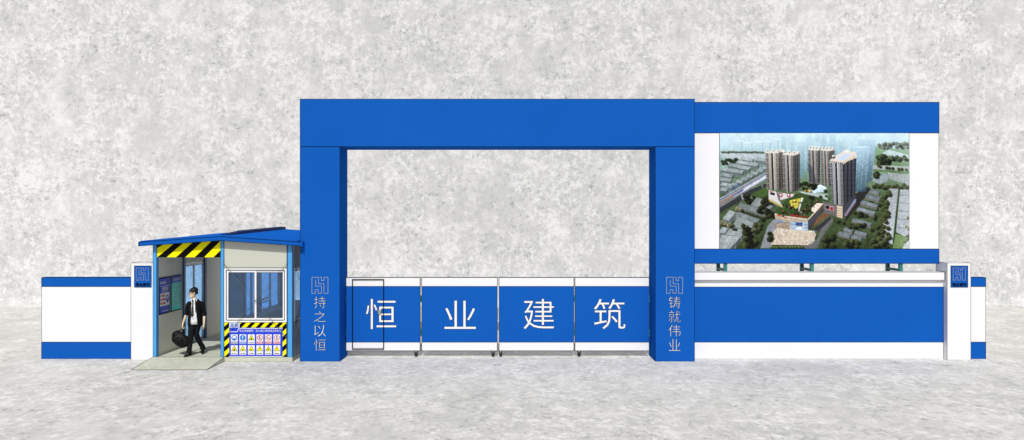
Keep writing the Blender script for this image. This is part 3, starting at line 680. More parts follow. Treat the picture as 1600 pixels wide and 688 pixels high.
# ------------------------------------------------------------------ guard booth
booth = thing('guard_booth', 'blue roofed guard booth with walk-through passage and white framed window', 'booth', (-7.3, 2.2, 0))
FZ = .113; L0, R0 = -9.05, -5.53; YK = 4.4
MB().box(L0, R0, 0, YK, 0, FZ, M_SLAB, GREYL, .008).build('floor_slab', booth)
RX0, RX1, RXA = -9.31, -5.25, -7.28
ft = lambda x: 3.154-(.139/2.03)*abs(x-RXA)          # top of fascia at x (front)
fb = lambda x: ft(x)-.1
FY0, FY1 = -.15, -.05
roof = MB()
# corrugated sheet
n = 96; yr = [FY0-.0+(4.62-FY0)*k/n for k in range(n+1)]
wav = [.0, .018, .018, .0]
for xa, xb in ((RX0, RXA), (RXA, -5.365)):
    vs = []; 
    for k, y in enumerate(yr):
        up = .1*max(0, (y+.1)/4.6)+wav[k % 4]
        vs += [(xa, y, ft(xa)+.012+up), (xb, y, ft(xb)+.012+up), (xa, y, ft(xa)-.03+up-wav[k % 4]), (xb, y, ft(xb)-.03+up-wav[k % 4])]
    fs = []
    for k in range(n):
        a = 4*k; fs += [(a, a+1, a+5, a+4), (a+2, a+6, a+7, a+3), (a, a+4, a+6, a+2), (a+1, a+3, a+7, a+5)]
    fs += [(0, 2, 3, 1), (4*n, 4*n+1, 4*n+3, 4*n+2)]
    roof.add(vs, fs, BLUE)
roof = roof.build('roof', booth)
mb = MB()
for xa, xb in ((RX0, RXA), (RXA, RX1)):
    mb.prism([(xa, fb(xa)), (xb, fb(xb)), (xb, ft(xb)), (xa, ft(xa))], FY0-.02, FY1, BLUE)
    mb.bar((xa, FY0-.021, ft(xa)), (xb, FY0-.021, ft(xb)), .012, BLUEL); mb.bar((xa, FY0-.021, fb(xa)), (xb, FY0-.021, fb(xb)), .012, BLUEL)
mb.box(RX0-.012, RX0+.012, FY0-.03, FY1, fb(RX0), ft(RX0), BLUEL); mb.box(RX1-.012, RX1+.022, FY0-.03, FY1+.02, fb(RX1)-.02, ft(RX1)+.01, BLUE)
mb.build('fascia', roof)
mb = MB()   # ridge capping, shade of its sunless side put into a darker blue
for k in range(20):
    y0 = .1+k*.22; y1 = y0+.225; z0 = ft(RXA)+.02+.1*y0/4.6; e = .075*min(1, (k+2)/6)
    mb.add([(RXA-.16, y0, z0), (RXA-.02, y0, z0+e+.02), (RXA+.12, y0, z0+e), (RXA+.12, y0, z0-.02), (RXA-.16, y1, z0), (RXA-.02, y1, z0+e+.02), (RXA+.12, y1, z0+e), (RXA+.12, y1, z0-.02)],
           [(0,1,5,4), (1,2,6,5), (2,3,7,6), (3,0,4,7), (0,3,2,1), (4,5,6,7)], paint('ridge_shade_blue', (.003, .025, .12), .6, .05, spec=.1))
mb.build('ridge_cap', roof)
# posts
def post(x0, x1, y0, y1, mat=SKYB, groove=True, zt=None):
    mb = MB().box(x0, x1, y0, y1, FZ, (zt or fb((x0+x1)/2))-.004, mat)
    if groove:
        mb.box(x1-.014, x1+.002, y0-.003, y0+.02, FZ+.002, (zt or fb((x0+x1)/2))-.006, NAVY_SHADE); mb.box(x0-.002, x0+.008, y0-.003, y0+.02, FZ+.002, (zt or fb((x0+x1)/2))-.006, NAVY_SHADE)
    return mb.build('post', booth)
post(L0, L0+.1, 0, .1); post(-7.345, -7.255, 0, .1); post(-5.655, R0, -.004, .12)
MB().box(-5.68, -5.658, -.002, .06, FZ, fb(-5.67)-.004, NAVY_SHADE).build('post_liner', booth)
for y in (1.47, 2.8, 4.28): post(L0, L0+.09, y, y+.11, NAVY_SHADE, False)  # passage posts: their shade is put into the darker blue
for y in (1.29, 2.45, 4.28): post(-7.345, -7.255, y, y+.13, NAVY_SHADE, False)
for y in (1.9, 4.28): post(-5.62, R0, y, y+.11, NAVY_SHADE, False)
# walls
ut = lambda x: ft(x)-.035
def wallx(x0, x1, y0, y1, z0, z1, name='wall_panel', mat=CREAM): return MB().box(x0, x1, y0, y1, z0, z1, mat).build(name, booth)
wallx(L0+.002, L0+.05, .1, 1.47, FZ, ft(L0)-.04, mat=INNER)
wallx(L0+.002, L0+.05, 1.58, 2.8, 2.36, ft(L0)-.04, mat=INNER)
wallx(L0+.002, L0+.05, 2.91, 4.28, FZ, ft(L0)-.04, mat=INNER)
# partition between passage and guard room
wallx(-7.325, -7.275, .1, 1.29, FZ, ut(RXA)-.02)
wallx(-7.325, -7.275, 1.4, 2.42, FZ, .86); wallx(-7.325, -7.275, 1.4, 2.42, 2.3, ut(RXA)-.02)
wallx(-7.325, -7.275, 2.58, 4.28, FZ, .86); wallx(-7.325, -7.275, 2.58, 4.28, 2.3, ut(RXA)-.02)
# back wall of guard room
wallx(-7.25, R0-.05, YK-.06, YK-.01, FZ, 1.05); wallx(-7.25, R0-.05, YK-.06, YK-.01, 2.2, ut(R0)-.01)
for xw in (-7.25, -6.42, -5.66): wallx(xw, xw+.1, YK-.06, YK-.01, 1.05, 2.2, 'window_mullion', ALU)
# right wall (towards the gateway) with window opening
wallx(R0-.05, R0-.002, .12, 1.9, FZ, .98); wallx(R0-.05, R0-.002, .12, 1.9, 2.33, ut(R0))
wallx(R0-.05, R0-.002, 2.01, 4.28, FZ, ut(R0))
# front wall above and below window
mb = MB().prism([(-7.255, 2.36), (-5.68, 2.36), (-5.68, fb(-5.68)+.03), (-7.255, fb(-7.255)+.03)], .01, .06, CREAM).build('wall_panel', booth)
MB().box(-7.255, -5.68, .012, .06, FZ, .985, CREAM).build('wall_panel', booth)
MB().box(-7.255, -5.68, -.006, .009, 2.352, 2.364, GREYL).build('trim_strip', booth)
# front window
def window(x0, x1, z0, z1, y):
    w = MB().box(x0, x1, y, y+.05, z0, z0+.05, WHITE).box(x0, x1, y, y+.05, z1-.05, z1, WHITE).box(x0, x0+.05, y, y+.05, z0+.05, z1-.05, WHITE).box(x1-.05, x1, y, y+.05, z0+.05, z1-.05, WHITE).build('window', booth)
    a0, a1, c0, c1 = x0+.05, x1-.05, z0+.05, z1-.05
    g = MB()
    for (p, q, r_, t) in ((a0-.008, a0+.008, c0, c1), (a1-.008, a1+.008, c0, c1), (a0+.008, a1-.008, c0-.008, c0+.008), (a0+.008, a1-.008, c1-.008, c1+.008)): g.box(p, q, y-.003, y+.002, r_, t, BLACK)
    g.build('gasket', w)
    xm = (x0+x1)/2
    for (p, q, yo) in ((a0+.008, xm+.02, .008), (xm-.02, a1-.008, .022)):
        sd = MB(); fw = .05
        sd.box(p, q, y+yo, y+yo+.025, c0+.008, c0+.008+fw, WHITE).box(p, q, y+yo, y+yo+.025, c1-.008-fw, c1-.008, WHITE).box(p, p+fw, y+yo, y+yo+.025, c0+.008+fw, c1-.008-fw, WHITE).box(q-fw, q, y+yo, y+yo+.025, c0+.008+fw, c1-.008-fw, WHITE)
        for (p0, q0, r0, t0) in ((p+fw-.006, p+fw+.004, c0+.06, c1-.06), (q-fw-.004, q-fw+.006, c0+.06, c1-.06), (p+fw, q-fw, c0+.055, c0+.066), (p+fw, q-fw, c1-.066, c1-.055)): sd.box(p0, q0, y+yo-.003, y+yo+.01, r0, t0, GREYL)
        sd.build('sash', w)
        MB().box(p+fw, q-fw, y+yo+.01, y+yo+.015, c0+.058, c1-.058, GLASS).build('pane', w)
    return w
window(-7.253, -5.682, .99, 2.352, -.0)
# side window (in the X plane)
def side_window(xf, y0, y1, z0, z1, fw=.05, dirn=1, fm=ALU, name='window'):
    w = MB(); x0, x1 = xf-.03, xf+.012
    w.box(x0, x1, y0, y1, z0, z0+fw, fm).box(x0, x1, y0, y1, z1-fw, z1, fm).box(x0, x1, y0, y0+fw, z0+fw, z1-fw, fm).box(x0, x1, y1-fw, y1, z0+fw, z1-fw, fm)
    ym = (y0+y1)/2; w.box(x0+.001, x1-.001, ym-fw/2, ym+fw/2, z0+fw, z1-fw, fm)
    for z in (z0, z1, z1-fw-.004, z0+fw+.004): w.box(x1-.002, x1+.004, y0, y1, z-.005, z+.005, GREYL)
    w = w.build(name, booth)
    for a, b in ((y0+fw, ym-fw/2), (ym+fw/2, y1-fw)): MB().box(xf-.012, xf-.006, a, b, z0+fw, z1-fw, GLASS).build('pane', w)
    return w
side_window(R0, .13, 1.89, .99, 2.32)
side_window(-7.275, 1.43, 2.42, .87, 2.29, .07)
side_window(-7.275, 2.6, 4.26, .87, 2.29, .08)
MB().box(-7.3, -7.262, 2.68, 3.39, 1.22, 1.27, ALU).box(-7.3, -7.262, 2.68, 3.39, 1.14, 1.17, ALU).build('window_rail', booth)
MB().box(-7.27, -7.1, 1.43, 4.26, .84, .87, ALU).build('inner_sill', booth)
dr = side_window(L0+.045, 1.585, 2.795, FZ+.01, 2.35, .06, fm=ALU, name='door')
MB().bar((L0+.08, 2.62, 1.15), (L0+.08, 2.62, 1.4), .025, STEEL).bar((L0+.05, 2.62, 1.2), (L0+.09, 2.62, 1.2), .02, STEEL).build('handle', dr)
# hazard board above passage
HB0, HB1 = L0+.1, -7.345; hz0 = Z(402.3)
top = lambda x: fb(x)+.02
haz = MB().prism([(HB0, hz0), (HB1, hz0), (HB1, top(HB1)), (HB0, top(HB0))], .012, .03, BLACK)
stripes(haz, HB0, HB1, hz0, fb(HB1)+.02, .0115, .4725, .24, YELLOW, 1.0, topf=top)
haz.build('hazard_stripe_board', booth)
# tie rods
def rods(pts, w=.008):
    mb = MB()
    for a, b in pts: mb.bar(a, b, w, STEEL)
    for a, b in pts: mb.box(a[0]-.014, a[0]+.014, a[1]-.01, a[1]+.01, a[2]-.014, a[2]+.014, STEEL)
    return mb.build('tie_rod', booth)
yr_ = -.022; za, zb2 = Z(411.5), Z(529)
rods([((-7.26, yr_, za), (-5.66, yr_, zb2))]); rods([((-5.66, yr_-.012, za), (-7.26, yr_-.012, zb2))])
rods([((R0+.02, .1, za), (R0+.02, 1.85, zb2))]); rods([((R0+.032, 1.85, za), (R0+.032, .1, zb2))])
# ramp
rp = MB(); ry = -1.01
rp.add([(L0, 0-.004, 0), (-7.25, -.004, 0), (-7.25, -.004, FZ), (L0, -.004, FZ), (L0, ry, 0.003), (-7.25, ry, 0.003)], [(0,3,2,1), (3,4,5,2), (1,2,5), (0,4,3), (0,1,5,4)], M_SLAB)
for a, b in (((L0, ry, .006), (-7.25, ry, .006)), ((L0, ry, .006), (L0, 0, FZ)), ((-7.25, ry, .006), (-7.25, 0, FZ)), ((L0, -.006, FZ), (-7.25, -.006, FZ)), ((-7.25, ry, .004), (-7.25, -.006, .004))): rp.bar(a, b, .008, GREYL)
tag(rp.build('entrance_ramp'), 'pale concrete wedge ramp leading up to the booth passage', 'ramp')

# ------------------------------------------------------------------ safety board under the window
sb = thing('safety_board', 'blue safety board with twelve pictograms and hazard stripe border under window', 'sign', (-6.47, 0, .54))
sx0, sx1, sz0, sz1 = -7.253, -5.682, FZ+.004, .984
MB().box(sx0, sx1, -.002, .01, sz0, sz1, BLACK).build('backing', sb)
ybd = -.0025
mb = MB(); ix0, ix1 = X(358.2), X(441.7); iz1 = Z(512.2)
stripes(mb, sx0+.004, ix0-.003, sz0, sz1, ybd, .0001+.225, 0, YELLOW, 1.0) if False else None
def vstripes(mb, x0, x1, z0, z1, pitch, ph):
    k = -3
    while k < 12:
        a = z0+ph+k*pitch; k += 1
        p = clip([(x0, a), (x1, a+(x1-x0)*.9), (x1, a+(x1-x0)*.9+pitch*.5), (x0, a+pitch*.5)], x0, x1, z0, z1)
        if p: mb.prism(p, ybd-.003, ybd, YELLOW)
vstripes(mb, sx0+.006, ix0, sz0, sz1-.004, .255, .0); mb.build('hazard_border', sb); mb = MB(); vstripes(mb, ix1, sx1-.006, sz0, sz1-.004, .255, .0); mb.build('hazard_border', sb); mb = MB()
stripes(mb, X(375.5), ix1-.002, iz1+.004, sz1-.006, ybd, .235, .03, YELLOW)
mb.build('hazard_border', sb)
MB().box(ix0, ix1, ybd-.004, ybd+.001, sz0+.002, iz1, SIGNB).box(ix0, X(373), ybd-.0035, ybd+.0005, Z(516), iz1+.002, SIGNB).build('blue_field', sb)
MB().box(X(358.4), X(374.5), ybd-.006, ybd, Z(512), Z(504.2), WHITE).build('logo_plate', sb)
mb = MB(); emblem(mb, X(363), Z(508.2), ybd-.008, .085, .085, .008, ICONB); put_text(mb, '恒业\n建筑', X(370.3), Z(508.2), ybd-.009, .1, .1, ICONB, .01); mb.build('logo', sb)
mb = MB().bar((X(373), ybd-.005, Z(513.4)), (ix1, ybd-.005, Z(513.4)), .014, WHITE).bar((ix0, ybd-.005, Z(518.5)), (X(371), ybd-.005, Z(518.5)), .016, WHITE).bar((X(371), ybd-.0055, Z(518.5)), (X(373.4), ybd-.0055, Z(513.4)), .014, WHITE).bar((ix0, ybd-.005, Z(557)), (ix1, ybd-.005, Z(557)), .014, WHITE)
mb.build('white_line', sb)
mb = MB(); put_text(mb, '安全员提醒您：进入施工现场请注意安全', X(407), Z(517), ybd-.006, 1.06, .062, WHITE, -.004); mb.build('heading', sb)
def disc(mb, cx, cz, y, r, m, r2=None, n=28):
    if r2 is None: mb.prism([(cx+r*math.cos(2*math.pi*k/n), cz+r*math.sin(2*math.pi*k/n)) for k in range(n)], y-.001, y, m)
    else:
        for k in range(n):
            a, b = 2*math.pi*k/n, 2*math.pi*(k+1)/n
            mb.prism([(cx+r*math.cos(a), cz+r*math.sin(a)), (cx+r*math.cos(b), cz+r*math.sin(b)), (cx+r2*math.cos(b), cz+r2*math.sin(b)), (cx+r2*math.cos(a), cz+r2*math.sin(a))], y-.001, y, m)
caps = ['必须戴安全帽', '注意安全', '当心坠落', '禁止跨越', '禁止吸烟', '限速五公里', '当心火灾', '当心吊物', '当心塌方', '当心触电', '当心机械', '注意安全']
for k in range(12):
    cx = X(366.3+13.3*(k % 6)); cz = Z(530 if k < 6 else 547); y = ybd-.005
    w, h = .172, .238
    c = MB().box(cx-w/2, cx+w/2, y-.003, y, cz-h/2, cz+h/2, WHITE).build('pictogram', sb)
    mb = MB(); yi = y-.0035; sz = cz+.032
    if k in (0, 1):
        disc(mb, cx, sz, yi, .073, ICONB)
        if k == 0:
            mb.prism([(cx+.05*math.cos(q), sz+.004+.05*math.sin(q)) for q in [math.pi*j/10 for j in range(11)]], yi-.002, yi-.001, WHITE)
            mb.box(cx-.06, cx+.06, yi-.002, yi-.001, sz-.012, sz-.001, WHITE)
        else:
            mb.box(cx-.009, cx+.009, yi-.002, yi-.001, sz-.012, sz+.05, WHITE); mb.box(cx-.009, cx+.009, yi-.002, yi-.001, sz-.045, sz-.026, WHITE)
        mb.box(cx-.08, cx+.08, yi-.001, yi, cz-.112, cz-.062, ICONB if k else STEEL); cap = WHITE; cy = yi-.003
    elif k in (3, 4, 5):
        disc(mb, cx, sz, yi, .073, SIGNR, .058)
        if k == 5: put_text(mb, '5', cx, sz, yi-.002, .05, .078, BLACK, .01)
        elif k == 3:
            mb.bar((cx, yi-.001, sz+.03), (cx-.01, yi-.001, sz-.005), .02, BLACK, .002); mb.bar((cx-.01, yi-.001, sz-.005), (cx+.025, yi-.001, sz-.04), .014, BLACK, .002); mb.bar((cx-.01, yi-.001, sz-.005), (cx-.035, yi-.001, sz-.03), .014, BLACK, .002); disc(mb, cx+.004, sz+.04, yi-.001, .01, BLACK)
        else:
            mb.bar((cx-.035, yi-.001, sz-.012), (cx+.035, yi-.001, sz-.012), .014, BLACK, .002); mb.bar((cx-.035, yi-.001, sz), (cx-.02, yi-.001, sz+.035), .008, BLACK, .002)
        if k != 5: mb.bar((cx-.044, yi-.003, sz+.044), (cx+.044, yi-.003, sz-.044), .011, SIGNR, .002)
        mb.box(cx-.08, cx+.08, yi-.001, yi, cz-.112, cz-.062, SIGNR); cap = WHITE; cy = yi-.003
    else:
        mb.prism([(cx-.08, sz-.06), (cx+.08, sz-.06), (cx, sz+.078)], yi-.001, yi, BLACK); mb.prism([(cx-.062, sz-.05), (cx+.062, sz-.05), (cx, sz+.057)], yi-.002, yi-.001, YELLOW)
        g = yi-.003
        if k in (2, 6): mb.prism([(cx-.022, sz-.042), (cx+.022, sz-.042), (cx+.014, sz-.01), (cx, sz+.018), (cx-.014, sz-.012)], g, g+.001, BLACK); mb.bar((cx-.03, g, sz-.04), (cx+.03, g, sz-.04), .008, BLACK, .002)
        elif k in (7, 8): mb.box(cx-.024, cx+.008, g, g+.001, sz-.04, sz-.012, BLACK); mb.bar((cx-.018, g-.001, sz-.01), (cx+.026, g-.001, sz-.034), .009, BLACK, .002)
        elif k == 9: mb.prism([(cx+.004, sz+.03), (cx-.016, sz-.012), (cx-.002, sz-.01), (cx-.006, sz-.04), (cx+.016, sz-.002), (cx+.003, sz-.002), (cx+.012, sz+.03)], g, g+.001, BLACK)
        elif k == 10: disc(mb, cx-.008, sz-.022, g, .018, BLACK, .008); disc(mb, cx+.014, sz-.002, g, .013, BLACK, .006)
        else: mb.box(cx-.006, cx+.006, g, g+.001, sz-.02, sz+.028, BLACK); mb.box(cx-.006, cx+.006, g, g+.001, sz-.042, sz-.03, BLACK)
        cap = BLACK; cy = yi-.0005
    put_text(mb, caps[k], cx, cz-.087, cy, .145 if len(caps[k]) > 4 else .125, .03, cap, .01)
    mb.build('symbol', c)

# ------------------------------------------------------------------ posters on the passage wall (they face +X)
wx = L0+.052
def pbox(mb, x, y0, y1, z0, z1, m): mb.box(x, x+.002, y0, y1, z0, z1, m)
P1 = thing('notice_poster', 'narrow blue and white notice poster with red writing, nearer the doorway', 'poster', (wx, .46, 1.6))
y0, y1, z0, z1 = .17, .745, 1.14, 2.09
MB().box(wx, wx+.015, y0, y1, z0, z1, BLACK).build('frame', P1)
mb = MB(); xf = wx+.0155
pbox(mb, xf, y0+.03, y1-.03, z0+.03, z1-.03, SIGNB); pbox(mb, xf+.0021, y0+.05, y1-.05, 1.35, 1.68, WHITE); pbox(mb, xf+.0021, y0+.04, y1-.04, 1.855, 1.865, WHITE)
mb.build('sheet', P1)
mb = MB(); kw = dict(frame='left')
for t, a_, q, w_, h_, m, of in (('须知', .46, 1.79, .3, .09, WHITE, .01), ('安全生产', .46, 1.715, .32, .04, WHITE, 0), ('恒业建筑', .36, 1.95, .3, .07, WHITE, 0), ('进入施工', .36, 1.62, .26, .055, SIGNR, .012),
    ('必须戴', .36, 1.52, .26, .055, SIGNR, .012), ('安全帽', .36, 1.42, .26, .055, SIGNR, .012), ('安全第一预防为主', .5, 1.22, .34, .03, WHITE, 0)):
    mb = MB(); put_text(mb, t, a_, q, xf+.006, w_, h_, m, of, **kw); mb.build('lettering', P1)
mb = MB()
n = 24; cy_, cz_ = .6, 1.52
for rr, m, xx in ((.075, SIGNB, xf+.005), (.04, WHITE, xf+.007)):
    mb.add([(xx, cy_+rr*math.cos(2*math.pi*k/n), cz_+(rr*1.35 if m is SIGNB else rr*.7)*math.sin(2*math.pi*k/n)+(0.03 if m is WHITE else 0)) for k in range(n)], [list(range(n))], m)
mb.build('helmet_symbol', P1)
P2 = thing('notice_poster', 'narrow turquoise poster with a dark blue heading, farther along the wall', 'poster', (wx, 1.08, 1.6))
y0, y1 = .8, 1.37
MB().box(wx, wx+.015, y0, y1, z0, z1, BLACK).build('frame', P2)
mb = MB(); TURQ = paint('turquoise_print', (.16, .92, .86), .6, .12, 3, spec=.1)
pbox(mb, xf, y0+.03, y1-.03, z0+.03, z1-.03, TURQ); pbox(mb, xf+.0021, y0+.03, y1-.03, 1.9, z1-.03, SIGNB); mb.build('sheet', P2)
mb = MB()
put_text(mb, '安全责任公示', 1.1, 1.98, xf+.006, .4, .06, WHITE, 0, **kw)
for k in range(9): put_text(mb, '一二三四五六七八九'[k]+'遵守安全操作规程注意', 1.085, 1.83-k*.066, xf+.004, .42, .028, WHITE, -.01, **kw)
mb.build('lettering', P2)

# ------------------------------------------------------------------ person walking through the passage
PX, PYY, PS = -8.1, .26, 1.005
man = thing('person', 'person in black open jacket, white shirt and tie walking out of the passage', 'person', (PX, PYY, FZ))
def W(x, y, z): return Vector((PX+x*PS, PYY+y*PS, FZ+z*PS))
def skinned(name, chains, mat, parent, sub=2, extra=None, voxel=None):
    """chains of (point, radius) joined where points coincide, grown with the Skin modifier"""
    o0 = wloc(parent); vs, rs, es = [], [], []
    for ch in chains:
        prev = None
        for p, r in ch:
            p = Vector(p)-o0; k = next((i for i, q in enumerate(vs) if (q-p).length < 1e-4), None)
            if k is None: vs.append(p); rs.append(r); k = len(vs)-1
            if prev is not None: es.append((prev, k))
            prev = k
    me = bpy.data.meshes.new(name); me.from_pydata([tuple(v) for v in vs], es, []); ob = bpy.data.objects.new(name, me); COL.objects.link(ob)
    md = ob.modifiers.new('s', 'SKIN'); md.use_smooth_shade = True
    sv = me.skin_vertices[0].data
    for i, r in enumerate(rs): sv[i].radius = (r, r) if not isinstance(r, tuple) else r
    sv[0].use_root = True
    sbm = ob.modifiers.new('d', 'SUBSURF'); sbm.levels = sub; sbm.render_levels = sub
    dg = bpy.context.evaluated_depsgraph_get(); m2 = bpy.data.meshes.new_from_object(ob.evaluated_get(dg))
    bpy.data.objects.remove(ob)
    if extra:
        bm = bmesh.new(); bm.from_mesh(m2)
        tmp = bpy.data.meshes.new('x'); tmp.from_pydata([tuple(Vector(v)-o0) for v in extra.v], [], extra.f); bm.from_mesh(tmp); bm.to_mesh(m2); bm.free()
        bpy.data.meshes.remove(tmp)
    ob = bpy.data.objects.new(name, m2); COL.objects.link(ob); ob.data.name = name
    if voxel:
        rm = ob.modifiers.new('r', 'REMESH'); rm.mode = 'VOXEL'; rm.voxel_size = voxel; rm.use_smooth_shade = True
        sm = ob.modifiers.new('q', 'SMOOTH'); sm.factor = .5; sm.iterations = 2
        dg = bpy.context.evaluated_depsgraph_get(); m3 = bpy.data.meshes.new_from_object(ob.evaluated_get(dg)); ob.modifiers.clear(); ob.data = m3; m3.name = name
    ob.data.materials.clear(); ob.data.materials.append(mat); ob.data.polygons.foreach_set('use_smooth', [True]*len(ob.data.polygons))
    ob.parent = parent
    return ob
# joints (x right in the picture, y away from camera, z up)
pel = W(0, .02, .93); che = W(.0, 0, 1.2); neck = W(-.015, -.0, 1.40); hd = W(-.04, -.02, 1.58)
shL, shR = W(-.165, .0, 1.335), W(.165, .01, 1.335)                 # picture left / right
elL, elR = W(-.225, .02, 1.06), W(.215, .04, 1.06); wrL, wrR = W(-.29, -.06, .80), W(.245, -.05, .80)
hipL, hipR = W(-.075, .01, .9), W(.075, .03, .9)
knL, knR = W(-.07, -.10, .5), W(.0, .03, .5); anL, anR = W(-.11, -.10, .085), W(.085, .24, .15)
def hand(wr, sx, grip):
    ch = []
    dn = Vector((0, -.02, -1)).normalized()
    palm = wr+dn*.075
    ch.append([(wr, .024), (wr+dn*.03, (.022, .026)), (palm, (.017, .036))])
    for i, (off, ln) in enumerate(((-.03, .062), (-.01, .072), (.01, .066), (.029, .052))):
        b = palm+Vector((sx*.004, off, -.008+abs(off)*.2)); a = b+dn*ln*.45+Vector((-sx*.006, 0, 0)); c = a+dn*ln*(.12 if grip else .4)+Vector((-sx*(.03 if grip else .018), 0, 0)); e = c+Vector((-sx*(.022 if grip else .012), 0, (.022 if grip else -.014)))
        ch.append([(palm, (.017, .036)), (b, .0095), (a, .0088), (c, .0082), (e, .0068)])
    t0 = wr+dn*.035+Vector((-sx*.008, -.022, 0)); ch.append([(wr+dn*.03, (.022, .026)), (t0, .011), (t0+Vector((-sx*.012, -.022, -.026)), .0095), (t0+Vector((-sx*.022, -.024, -.052)), .0078)])
    return ch
chains = [[(pel, (.12, .09)), (che, (.13, .095)), (neck, .055), (W(-.03, -.01, 1.5), .055)],
          [(che, (.13, .095)), (shL, .043), (elL, .04), (wrL, .024)], [(che, (.13, .095)), (shR, .043), (elR, .04), (wrR, .024)],
          [(pel, (.12, .09)), (hipL, .085), (knL, .055), (anL, .034), (W(-.125, -.2, .035), .022)], [(pel, (.12, .09)), (hipR, .085), (knR, .055), (anR, .034), (W(.12, .15, .05), .022)]]
chains += hand(wrL, -1, True) + hand(wrR, 1, False)
# head turned towards the picture's left and slightly down
hm = MB(); yaw = R(-52)
def H(a, b, c):   # a = right of face, b = forward, c = up, head-local metres -> world
    fx, fy = math.sin(yaw), -math.cos(yaw); rx, ry_ = -fy, fx
    return hd + Vector((rx*a+fx*b, ry_*a+fy*b, c-.12*b))*1.0
prof = [(-.118, .022, .02, .052), (-.108, .042, .045, .042), (-.085, .056, .07, .024), (-.05, .067, .084, .01), (-.01, .073, .092, .0), (.035, .076, .096, -.004), (.075, .07, .09, -.008), (.105, .052, .07, -.01), (.124, .028, .038, -.01)]
hm.loft([[H(w*math.cos(t), f+d*math.sin(t), z) for t in [2*math.pi*k/20 for k in range(20)]] for z, w, d, f in prof], SKIN)
hm.loft([[H(w*math.cos(t), .088+d*math.sin(t), z) for t in [2*math.pi*k/8 for k in range(8)]] for z, w, d in ((-.038, .016, .026), (-.03, .017, .03), (-.01, .011, .022), (.018, .008, .012))], SKIN)  # nose
for sg in (-1, 1): hm.loft([[H(sg*.076+w*math.cos(t), -.005+w*1.6*math.sin(t), z) for t in [2*math.pi*k/8 for k in range(8)]] for z, w in ((-.035, .006), (-.02, .012), (.005, .014), (.024, .008))], SKIN)
hm.loft([[H(w*math.cos(t), .078+.016*math.sin(t), z) for t in [2*math.pi*k/8 for k in range(8)]] for z, w in ((-.074, .018), (-.066, .026), (-.06, .02))], SKIN)  # lips
body = skinned('body', chains, SKIN, man, 2, hm, .0075)
# eyes, brows, mouth and glasses
for sg in (-1, 1):
    c = H(sg*.031, .084, .0); MB().ell(tuple(c), (.010, .010, .006), BLACK, 8, 6).build('eye', man, smooth=True)
    MB().bar(H(sg*.05, .074, .03), H(sg*.014, .093, .031), .006, HAIR).build('eyebrow', man)
MB().bar(H(-.02, .092, -.068), H(.02, .092, -.068), .004, paint('lip', (.4, .16, .12), .5, .02)).build('mouth', man)
mb = MB()
for sg in (-1, 1):
    ring = [H(sg*.034+.026*math.cos(t), .103-abs(.034+sg*.026*math.cos(t)*sg)*.12, .0+.017*math.sin(t)) for t in [2*math.pi*k/12 for k in range(13)]]
    for a, b in zip(ring, ring[1:]): mb.bar(a, b, .004, BLACK)
    mb.bar(H(sg*.06, .095, .004), H(sg*.081, .0, .006), .004, BLACK)
mb.bar(H(-.008, .103, .002), H(.008, .103, .002), .004, BLACK)
mb.build('glasses', man)
# hair
hr = MB(); rows = []
for z, w, d, f in ((-.035, .079, .06, -.05), (0.0, .084, .078, -.035), (.03, .089, .09, -.02), (.05, .092, .104, -.008), (.08, .088, .104, -.008), (.108, .072, .088, -.01), (.13, .046, .056, -.012), (.141, .018, .022, -.012)):
    rows.append([H(w*math.cos(t)*(1+.03*math.sin(5*t+z*90)), f+d*math.sin(t)*(1+.04*math.sin(7*t+z*60)), z+.006*math.sin(6*t)) for t in [2*math.pi*k/28 for k in range(28)]])
hr.loft(rows, HAIR)
for k in range(11):
    a = -.07+.014*k; p = H(a*.9, .083-abs(a)*.35, .075); q = H(a*1.02+.006, .094-abs(a)*.42, .045-abs(a)*.2+.006*(k % 3)); hr.tube([p, q], [.013, .004], HAIR, 6)
for sg in (-1, 1): hr.tube([H(sg*.082, .03, .05), H(sg*.082, .026, -.01)], [.016, .006], HAIR, 6)
hr.build('hair', man, smooth=True)
# clothes as elliptical lofts
def ering(c, w, d, n=24, tw=0, open_=0, wr=0, s=0):
    out = []
    for k in range(n):
        t = 2*math.pi*k/n+tw; k_ = 1+wr*math.sin(5*t+s)
        out.append((c[0]+w*math.cos(t)*k_, c[1]+d*math.sin(t)*k_, c[2]))
    return out
shirt = MB()
shirt.loft([ering(W(x, y, z), w, d, wr=.02, s=z*20) for x, y, z, w, d in ((-.01, .0, .79, .15, .115), (-.01, 0, .88, .15, .118), (-.005, 0, 1.0, .145, .115), (0, 0, 1.15, .16, .122), (0, 0, 1.28, .17, .118), (-.01, 0, 1.36, .12, .09), (-.015, 0, 1.405, .062, .06))], SHIRT)
shirt.build('shirt', man, smooth=True)
mb = MB()
mb.add([W(-.075, -.04, 1.43), W(-.015, -.085, 1.37), W(-.045, -.118, 1.335), W(-.095, -.075, 1.39)], [(0,1,2,3)], WHITE); mb.add([W(.05, -.035, 1.43), W(-.01, -.085, 1.37), W(.03, -.118, 1.335), W(.075, -.07, 1.39)], [(0,3,2,1)], WHITE)
mb.loft([ering(W(-.015, 0, 1.395), .068, .066, 16), ering(W(-.018, 0, 1.435), .064, .062, 16)], WHITE, cap=False)
mb.build('collar', man)
mb = MB(); mb.loft([[W(x-w, y, z), W(x, y-.012, z), W(x+w, y, z), W(x, y+.01, z)] for x, y, z, w in ((-.012, -.092, 1.385, .02), (-.012, -.1, 1.35, .014), (-.014, -.124, 1.2, .026), (-.018, -.126, 1.02, .034), (-.02, -.124, .985, .004))], TIE); mb.build('tie', man)
